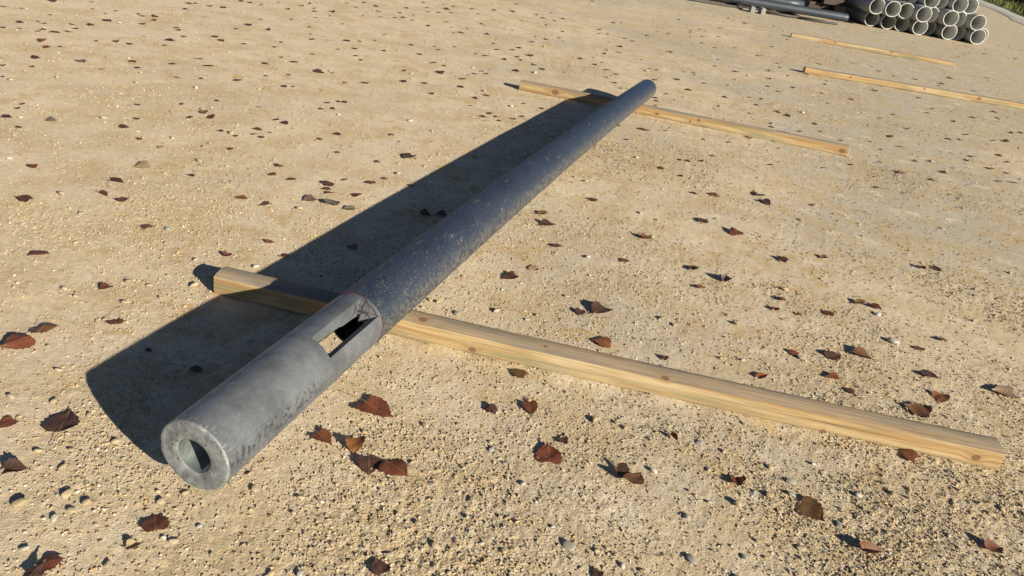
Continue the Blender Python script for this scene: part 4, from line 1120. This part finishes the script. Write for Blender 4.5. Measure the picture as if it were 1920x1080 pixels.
timber('timber_bearer', *BEAMS[0], [(0.90, 0.022, 0.011), (1.52, 0.083, 0.011), (2.485, 0.038, 0.012), (0.72, 0.098, 0.013), (2.03, 0.012, 0.008), (1.13, 0.105, 0.006)],
       'thick yellow pine timber in the foreground under the pole base', 1.0, 1)
timber('timber_bearer', *BEAMS[1], [(0.29, 0.045, 0.024), (1.10, 0.038, 0.013), (1.42, 0.055, 0.012), (1.36, 0.03, 0.008), (2.5, 0.04, 0.02)],
       'yellow pine timber under the far rounded tip of the pole', 0.6, 2)
timber('timber_bearer', *BEAMS[2], [(0.55, 0.05, 0.015), (1.45, 0.055, 0.012), (2.12, 0.05, 0.022)],
       'pale pine timber alone on the ground, running off the right edge', 0.6, 3)
timber('timber_bearer', *BEAMS[3], [(0.7, 0.05, 0.015), (1.6, 0.05, 0.012)],
       'pale pine timber farthest away, just in front of the grey pipe stack', 0.6, 4)

# ------------------------------------------------------------------ stack of grey pipes
PIPE_R = 0.1655
def pipe_mesh(R, r, L, n=40):
    V, F = [], []
    prof = [(L, r), (0.004, r), (0.0, r + 0.003), (0.0, R - 0.003), (0.004, R), (L, R)]
    for (t, q) in prof:
        for k in range(n):
            a = 2 * math.pi * k / n
            V.append((q * math.cos(a), t, q * math.sin(a)))
    for i in range(len(prof)):
        j = (i + 1) % len(prof)
        for k in range(n):
            F.append((i * n + k, j * n + k, j * n + (k + 1) % n, i * n + (k + 1) % n))
    me = mesh_from(V, F, [M_PIPE, M_PIPEOUT])
    me.polygons.foreach_set('material_index', [1 if i == 4 else 0 for i in range(len(prof)) for k in range(n)])
    me.set_sharp_from_angle(angle=math.radians(40))
    return me
PIPE = pipe_mesh(PIPE_R, PIPE_R - 0.016, 5.0)
dx = 2 * PIPE_R + 0.003
rows = [
    (6.985, 0.003, [(0, 0.10), (1, 0.0), (2, 0.06), (3, -0.12), (4, 0.22), (5, -0.10), (6, 0.20), (7, -0.05), (8, 0.50)]),
    (6.985 - dx / 2, 0.0, [(0, -0.38), (1, -0.42), (2, -0.30), (3, -0.45), (4, -0.05), (5, -0.28), (6, 0.05), (7, -0.15)]),
    (6.985 + dx * 2, 0.0, [(0, 0.10), (1, -0.20), (2, 0.10), (3, -0.10), (4, 0.12)]),
]
names_r = ['bottom', 'middle', 'top']
ordn = ['leftmost', 'second from left', 'third from left', 'fourth from left', 'fifth from left', 'sixth from left', 'seventh from left', 'second from right', 'rightmost']
dz = math.sqrt((2 * PIPE_R + 0.002) ** 2 - (dx / 2) ** 2)
for ri, (x0, _, items) in enumerate(rows):
    nI = len(items)
    for j, (k, dy) in enumerate(items):
        o = obj('grey_pipe', PIPE, None, (x0 + dx * k, 18.1 + dy, PIPE_R + 0.006 + ri * dz), (0, random.uniform(0, 6), random.uniform(-0.004, 0.004)))
        w = ordn[j] if j < nI - 1 else 'rightmost'
        tag(o, 'grey open pipe in the far stack, %s of its %s row' % (w, names_r[ri]), 'pipe', 'pipes in the far stack')

# ------------------------------------------------------------------ far poles and clutter left of the pipe stack
def far_pole(name, x0, x1, y, z, r0, r1, mt, label, dome=True, hollow=False, slope=0.0):
    pts, rad = [], []
    for k in range(25):
        u = k / 24
        pts.append((x0 + (x1 - x0) * u, y + slope * u, z))
        rad.append(r0 + (r1 - r0) * u)
    if dome:
        for j in range(1, 6):
            ph = math.pi / 2 * j / 6
            pts.append((x1 + 0.09 * math.sin(ph), y + slope, z))
            rad.append(r1 * math.cos(ph))
    Vv, Ff = tube([(p[0] - x1, p[1] - y, p[2]) for p in pts], rad, 24)
    if hollow:
        Ff = Ff[:-1]
        n = 24
        b = (len(pts) - 1) * n
        s = len(Vv)
        for dxx, kf in ((0.0, 0.86), (-0.5, 0.86)):
            for k in range(n):
                v = Vv[b + k]
                Vv.append(Vector((v.x + dxx, v.y * kf + slope * (1 - kf), z + (v.z - z) * kf)))
        for k in range(n):
            kk = (k + 1) % n
            Ff.append((b + k, b + kk, s + kk, s + k))
            Ff.append((s + k, s + kk, s + n + kk, s + n + k))
        Ff.append(tuple(s + n + k for k in range(n)))
    o = obj(name, mesh_from(Vv, Ff, [mt]), None, (x1, y, 0))
    return tag(o, label, 'pole')
far_pole('steel_pole', -2.5, 6.10, 17.40, 0.155, 0.105, 0.085, M_FARPOLE, 'long grey pole with rounded light tip lying left of the pipe stack')
far_pole('steel_pole', -2.5, 5.25, 17.72, 0.235, 0.10, 0.09, M_FARPOLE, 'grey hollow-ended pole lying behind the long light-tipped one', False, True)
far_pole('steel_pole', -2.5, 4.9, 18.02, 0.185, 0.10, 0.09, M_RUST, 'rust-brown pole lying at the back of the far pole row', False, True)
def bar(x0, x1, y, label):
    Vv, Ff = tube([(0, 0, 0.026), ((x1 - x0) * 0.5, 0.0, 0.028), (x1 - x0, 0, 0.026)], 0.026, 10)
    tag(obj('dark_bar', mesh_from(Vv, Ff, [M_DARKBAR]), None, (x0, y, 0)), label, 'bar', 'dark bars under the far poles')
bar(0.9, 3.72, 17.06, 'thin dark bar on the ground left of the two pale blocks')
bar(4.28, 5.00, 17.04, 'thin dark bar on the ground just right of the two pale blocks')
bar(5.06, 5.86, 17.02, 'thin dark bar nearest the pipe stack under the far pole')
def block(x, y, w, d, h, label):
    b = 0.012
    V, F = [], []
    prof = [(0, 0), (0, h - b), (b, h)]
    for (ins, z) in prof:
        V += [(-w / 2 + ins, -d / 2 + ins, z), (w / 2 - ins, -d / 2 + ins, z), (w / 2 - ins, d / 2 - ins, z), (-w / 2 + ins, d / 2 - ins, z)]
    for i in range(2):
        for k in range(4):
            F.append((i * 4 + k, i * 4 + (k + 1) % 4, i * 4 + 4 + (k + 1) % 4, i * 4 + 4 + k))
    F.append((8, 9, 10, 11))
    tag(obj('concrete_block', mesh_from(V, F, [M_BLOCK], False), None, (x, y, -0.002), (0, 0, random.uniform(-.2, .2))), label, 'block', 'pale blocks under the far poles')
block(3.98, 16.78, 0.085, 0.30, 0.115, 'pale concrete block under the far poles, left of two')
block(4.18, 16.76, 0.085, 0.30, 0.125, 'pale concrete block under the far poles, right of two')
# dark bearers beneath the far poles
for i, (x, lab) in enumerate(((0.2, 'dark timber bearer under the far poles near the picture top'), (3.80, 'dark timber bearer behind the pale blocks'), (5.02, 'dark timber bearer under the tip of the far pole'))):
    L_ = 1.5
    V = [(sx * 0.05, sy * L_ / 2, z) for z in (0, 0.066) for sx, sy in ((-1, -1), (1, -1), (1, 1), (-1, 1))]
    V += [(sx * 0.044, sy * (L_ / 2 - 0.006), 0.071) for sx, sy in ((-1, -1), (1, -1), (1, 1), (-1, 1))]
    F = [(0 + k, (k + 1) % 4, 4 + (k + 1) % 4, 4 + k) for k in range(4)] + [(4 + k, 4 + (k + 1) % 4, 8 + (k + 1) % 4, 8 + k) for k in range(4)] + [(8, 9, 10, 11)]
    tag(obj('dark_bearer', mesh_from(V, F, [M_DARKWOOD], False), None, (x, 17.82, -0.003)), lab, 'timber')
# heap of dark old timbers and rusty bars between poles and pipes
def box_beam(w, h, L_):
    V = [(sx * w / 2, sy * L_ / 2, z) for z in (0.0, h) for sx, sy in ((-1, -1), (1, -1), (1, 1), (-1, 1))]
    F = [(k, (k + 1) % 4, 4 + (k + 1) % 4, 4 + k) for k in range(4)] + [(4, 5, 6, 7), (3, 2, 1, 0)]
    me = mesh_from(V, F, [M_DARKWOOD], False)
    return me
sleeper = box_beam(0.24, 0.15, 2.4)
k = 0
words = ['lowest', 'second', 'third', 'topmost']
for lev in range(4):
    for c in range(3):
        side = ['left', 'middle', 'right'][c]
        o = obj('timber_sleeper', sleeper, None, (5.70 + 0.27 * c + 0.03 * (lev % 2), 19.55 + 0.12 * ((c + lev) % 3), 0.0 + 0.153 * lev), (0, 0, random.uniform(-0.02, 0.02)))
        tag(o, 'dark old timber sleeper beside the pipe stack, %s of the %s layer' % (side, words[lev]), 'sleeper', 'dark sleepers beside the pipe stack')
def rail(x0, x1, y, z, label):
    # I-section steel beam
    prof = [(-.05, 0), (.05, 0), (.05, .012), (.006, .018), (.006, .102), (.05, .108), (.05, .12), (-.05, .12), (-.05, .108), (-.006, .102), (-.006, .018), (-.05, .012)]
    V = [(0, a, b) for a, b in prof] + [(x1 - x0, a, b) for a, b in prof]
    m = len(prof)
    F = [(k, m + k, m + (k + 1) % m, (k + 1) % m)[::-1] for k in range(m)] + [tuple(range(m))[::-1], tuple(range(m, 2 * m))]
    tag(obj('steel_beam', mesh_from(V, F, [M_RUST], False), None, (x0, y, z)), label, 'beam')
rail(2.0, 5.55, 18.30, 0.0, 'rusty steel beam lying behind the far grey poles')

# ------------------------------------------------------------------ track, verge and hedge at the far right
def strip(name, pts_a, pts_b, z, mt, n=40):
    V, F = [], []
    for i in range(n + 1):
        u = i / n
        a = Vector(pts_a[0]).lerp(Vector(pts_a[1]), u)
        b = Vector(pts_b[0]).lerp(Vector(pts_b[1]), u)
        wob = 0.10 * math.sin(i * 0.9) + 0.07 * math.sin(i * 2.3)
        for j in range(5):
            p = a.lerp(b, j / 4)
            if j in (0, 4):
                p = p + (b - a).normalized() * wob * (1 if j == 0 else -1)
            V.append((p.x, p.y, z + (0.012 if 0 < j < 4 else -0.03)))
    for i in range(n):
        for j in range(4):
            F.append((i * 5 + j, (i + 1) * 5 + j, (i + 1) * 5 + j + 1, i * 5 + j + 1))
    o = obj(name, mesh_from(V, F, [mt]))
    o['kind'] = 'structure'
    return o
# the strips run away beside the yard, parallel to one another
SA, SDIR, SNRM = Vector((17.9, 31.75)), Vector((0.36, 0.933)), Vector((0.933, -0.36))
def lane(s, o):
    return SA + SDIR * s + SNRM * o
strip('gravel_track', (lane(-30, 0), lane(70, 0)), (lane(-30, 1.15), lane(70, 1.15)), 0.034, M_TRACK)
strip('grass_verge', (lane(-30, 1.2), lane(90, 1.2)), (lane(-30, 9), lane(90, 9)), 0.040, M_GRASS)

def build_grass():
    n = 14000
    u, v = RNG.uniform(size=n), RNG.uniform(size=n)
    ss, oo = -20 + 90 * u, 1.25 + 5.0 * v
    x, y = SA.x + SDIR.x * ss + SNRM.x * oo, SA.y + SDIR.y * ss + SNRM.y * oo
    h = RNG.uniform(0.08, 0.32, n)
    a = RNG.uniform(0, math.pi, n)
    w = RNG.uniform(0.02, 0.06, n)
    lx, ly = RNG.normal(0, 0.06, n), RNG.normal(0, 0.06, n)
    V = np.stack([np.stack([x - w * np.cos(a), y - w * np.sin(a), np.full(n, 0.05)], -1), np.stack([x + w * np.cos(a), y + w * np.sin(a), np.full(n, 0.05)], -1), np.stack([x + lx, y + ly, 0.08 + h], -1)], 1).reshape(-1, 3)
    T = np.arange(3 * n).reshape(-1, 3)
    o = obj('grass_tufts', fast_mesh('grass_tufts', V, T, [M_GRASS], False))
    o['kind'] = 'stuff'
    tag(o, 'rough yellow-green grass on the verge beyond the pipe stack', 'grass')
build_grass()

def build_hedge():
    # a far hedge of evergreens seen as one dark mass: thousands of leaf sprays in overlapping crowns
    VS = []
    for i in range(26):
        p = lane(4 + 3.2 * i, 5.4 + RNG.normal(0, 0.25))
        cx, cy = p.x, p.y
        R, Hh = RNG.uniform(1.3, 1.9), RNG.uniform(0.9, 1.4)
        n = 900
        d = RNG.normal(size=(n, 3))
        d /= np.linalg.norm(d, axis=1)[:, None]
        rad = RNG.uniform(0.55, 1.0, (n, 1)) ** 0.5
        c = np.array([cx, cy, Hh * 0.48]) + d * rad * np.array([R, R, Hh * 0.5]) * (1 + 0.18 * np.sin(d[:, :1] * 7 + i) * np.cos(d[:, 1:2] * 6))
        c[:, 2] = np.clip(c[:, 2], 0.05, None)
        s = RNG.uniform(0.08, 0.2, (n, 1))
        for _ in range(1):
            a, b = RNG.normal(size=(n, 3)), RNG.normal(size=(n, 3))
            VS.append(np.stack([c + a * s, c + b * s, c - (a + b) * s * 0.6], 1).reshape(-1, 3))
    V = np.concatenate(VS)
    V[:, 2] = np.clip(V[:, 2], 0.02, None)
    T = np.arange(len(V)).reshape(-1, 3)
    o = obj('evergreen_hedge', fast_mesh('evergreen_hedge', V, T, [M_HEDGE], False))
    o['kind'] = 'stuff'
    tag(o, 'dark evergreen hedge beyond the grass verge in the far right corner', 'hedge')
build_hedge()

# ------------------------------------------------------------------ dry leaves
LEAF_COL = {'d': (0.050, 0.024, 0.020), 'r': (0.125, 0.033, 0.016), 'o': (0.21, 0.072, 0.022), 'b': (0.14, 0.072, 0.028), 'g': (0.15, 0.12, 0.085), 'p': (0.36, 0.26, 0.15)}
def leaf_shape(rnd, fold, curl, cup, twist):
    """poplar leaf 1 long: blade grid and a stalk path, both bent the same way"""
    nu, nv = 13, 9
    def half(u):
        # broad deltoid with a drawn-out tip
        w = 0.56 * (math.sin(math.pi * min(1, (u + 0.06) ** 0.62)) ** 0.75 if u < 0.999 else 0)
        w *= 1 - 0.55 * max(0, u - 0.62) / 0.38
        return max(w, 0.0) * 0.92
    ph = rnd.uniform(0, 6)
    def bend(u, s, w):
        # s in [-1, 1] across, u along
        x, y = u - 0.45, s * w
        a = curl * (u - 0.45)
        ay = abs(y)
        z = fold * ay + cup * (ay * ay * 2.2) + 0.05 * math.sin(5 * u + ph + 2 * s) * abs(s) + 0.03 * math.sin(9 * u + 3 * s + ph)
        y2 = y * (1 - 0.35 * min(1, abs(fold)) - 0.25 * min(1, abs(cup)) * ay)
        if abs(curl) > 1e-3:
            R = 1 / curl
            xr = (R - z) * math.sin(a)
            zr = R - (R - z) * math.cos(a)
        else:
            xr, zr = x, z
        zr += twist * xr * y2 * 2
        return Vector((xr, y2, zr))
    V, F, UV = [], [], []
    for i in range(nu):
        u = i / (nu - 1)
        w = half(u)
        for j in range(nv):
            s = 2 * j / (nv - 1) - 1
            ww = w
            if abs(s) == 1:
                ww = w * (1 + 0.07 * ((i % 2) * 2 - 1)) + rnd.uniform(-0.012, 0.012)
            cord = -0.10 * (abs(s) ** 1.5) * (1 - u) ** 3       # heart-shaped base
            V.append(bend(u + cord, s, ww))
            UV.append((u, 0.5 + 0.5 * s * w))
    for i in range(nu - 1):
        for j in range(nv - 1):
            F.append((i * nv + j, (i + 1) * nv + j, (i + 1) * nv + j + 1, i * nv + j + 1))
    base = bend(0, 0, 0)
    d0 = (base - bend(0.12, 0, 0)).normalized()
    side = rnd.uniform(-0.35, 0.35)
    lift = rnd.uniform(-0.05, 0.22)
    st = []
    for k in range(7):
        w = k / 6
        p = base + d0 * (w * 0.62) + Vector((0, side * w * w, lift * w * w - 0.25 * d0.z * w))
        st.append(p)
    lo = min(v.z for v in V)
    V = [v - Vector((0, 0, lo)) for v in V]
    st = [Vector((p.x, p.y, max(p.z - lo, 0.01))) for p in st]
    return V, F, UV, st

LEAF_VAR = []
rl = random.Random(21)
for fold, curl, cup, twist in [(0.05, 0.25, 0.1, 0.0), (0.25, 0.5, 0.0, 0.1), (0.55, 0.3, 0.0, -0.15), (0.1, 1.1, 0.15, 0.2), (-0.25, -0.7, 0.0, 0.1), (0.8, 0.2, -0.2, 0.2),
                               (0.15, -0.9, 0.3, -0.2), (0.3, 1.6, 0.2, 0.3), (-0.1, 0.15, 0.2, 0.05), (-0.45, -0.4, 0.1, -0.25), (0.4, 0.9, 0.35, 0.0), (0.02, -0.2, 0.25, 0.12)]:
    V, F, UV, st = leaf_shape(rl, fold, curl, cup, twist)
    def fill(me, UV_):
        l_ = me.uv_layers.new(name='UVMap')
        for q in me.loops:
            l_.data[q.index].uv = UV_[q.vertex_index]
    blade = mesh_from(V, F, [M_LEAF])
    fill(blade, UV)
    sv, sf = tube(st, [0.012, 0.009, 0.008, 0.008, 0.008, 0.008, 0.012], 5)
    stalk = mesh_from(sv, sf, [M_STALK])
    both = mesh_from(V + sv, F + [tuple(i + len(V) for i in f) for f in sf], [M_LEAF, M_STALK])
    both.polygons.foreach_set('material_index', [0] * len(F) + [1] * len(sf))
    fill(both, UV + [(0.5, 0.5)] * len(sv))
    LEAF_VAR.append((blade, stalk, both))

def leaf_color(c):
    b = LEAF_COL[c]
    k = random.uniform(0.75, 1.25)
    return (b[0] * k, b[1] * k * random.uniform(0.85, 1.15), b[2] * k, 1)

placed = []
def leaf_z(x, y):
    z = gz(x, y) + (0.005 if math.hypot(x, y) < 4 else 0.003)
    for (a, b) in placed:
        if math.hypot(a - x, b - y) < 0.045:
            z += 0.010
    placed.append((x, y))
    return z

for i, (x, y, s, c, lab) in enumerate(NEAR_LEAVES):
    v = LEAF_VAR[(i * 5 + i // 12) % len(LEAF_VAR)]
    root = empty('dry_leaf', (x, y, leaf_z(x, y)), (random.uniform(-.15, .15), random.uniform(-.15, .15), random.uniform(0, 6.28)))
    k = random.uniform(0.78, 0.98)
    root.scale = (s * k, s * k * random.uniform(0.85, 1.1), s * random.uniform(0.3, 0.68))
    tag(root, lab, 'leaf', 'fallen dry leaves')
    b = obj('blade', v[0], root)
    b.color = leaf_color(c)
    obj('stalk', v[1], root)

ONES = 'zero one two three four five six seven eight nine ten eleven twelve thirteen fourteen fifteen sixteen seventeen eighteen nineteen'.split()
TENS = 'zero ten twenty thirty forty fifty sixty seventy eighty ninety'.split()
def words_of(n):
    n = max(0, min(99, n))
    return ONES[n] if n < 20 else TENS[n // 10] + ('-' + ONES[n % 10] if n % 10 else '')
by_label = {}
for i, (x, y, s, c, zn) in enumerate(FAR_LEAVES):
    if c == 'd':
        c = random.choice('dddddddrb')
    v = LEAF_VAR[random.randrange(len(LEAF_VAR))]
    o = bpy.data.objects.new('dry_leaf', v[2])
    o.location = (x, y, leaf_z(x, y))
    o.rotation_euler = (random.uniform(-.2, .2), random.uniform(-.2, .2), random.uniform(0, 6.28))
    s *= random.uniform(0.7, 0.95)
    o.scale = (s, s, s * random.uniform(0.3, 0.55))
    o.color = leaf_color(c)
    link(o)
    dd = Vector((x, y, 0.006)) - Vector((0, 0, CAM_H))
    zc = dd.dot(fw)
    px = 0.5 + cam_data.lens / 36.0 * dd.dot(cr) / zc
    py = 0.5 - cam_data.lens / 36.0 * dd.dot(cu) / zc * 16 / 9
    where = '%s percent across and %s percent down the picture' % (words_of(round(px * 100)), words_of(round(py * 100)))
    kind_ = {'d': 'dark', 'r': 'reddish', 'o': 'orange', 'b': 'brown', 'g': 'greyish', 'p': 'straw'}[c]
    lab = 'small %s leaf on far ground, %s' % (kind_, where)
    tag(o, lab, 'leaf', 'small leaves on the far ground')
    by_label.setdefault(lab, []).append((py, o))
for lab, os_ in by_label.items():
    if len(os_) == 2:
        for (py, o), w in zip(sorted(os_, key=lambda t: t[0]), ('upper', 'lower')):
            o['label'] = lab.replace(' the picture', '') + ', %s of two' % w

def tiny_leaves():
    items = [(x, y, s, c) for (x, y, s, c) in TINY_LEAVES]
    for _ in range(140):
        r, a = math.sqrt(random.uniform(7.0 ** 2, 19.0 ** 2)), math.radians(random.uniform(-42, 46))
        items.append((r * math.sin(a), r * math.cos(a), random.uniform(0.03, 0.065), 'd'))
    V, T, base = [], [], 0
    for (x, y, s, c) in items:
        me = LEAF_VAR[random.randrange(len(LEAF_VAR))][0]
        n = len(me.vertices)
        co = np.empty(n * 3, dtype=np.float32)
        me.vertices.foreach_get('co', co)
        co = co.reshape(-1, 3) * np.array([s, s, s * 0.55])
        a = random.uniform(0, 6.28)
        R = np.array([[math.cos(a), -math.sin(a), 0], [math.sin(a), math.cos(a), 0], [0, 0, 1]])
        V.append(co @ R.T + np.array([x, y, gz(x, y) + 0.001]))
        q = np.array([p.vertices[:] for p in me.polygons])
        T.append(q + base)
        base += n
    me = fast_mesh('leaf_litter', np.concatenate(V), np.concatenate(T), [M_LEAF], True)
    o = obj('leaf_litter', me)
    o.color = (0.05, 0.027, 0.024, 1)
    o['kind'] = 'stuff'
    tag(o, 'tiny dark leaves strewn too thickly to count over the far ground', 'leaf litter')
tiny_leaves()
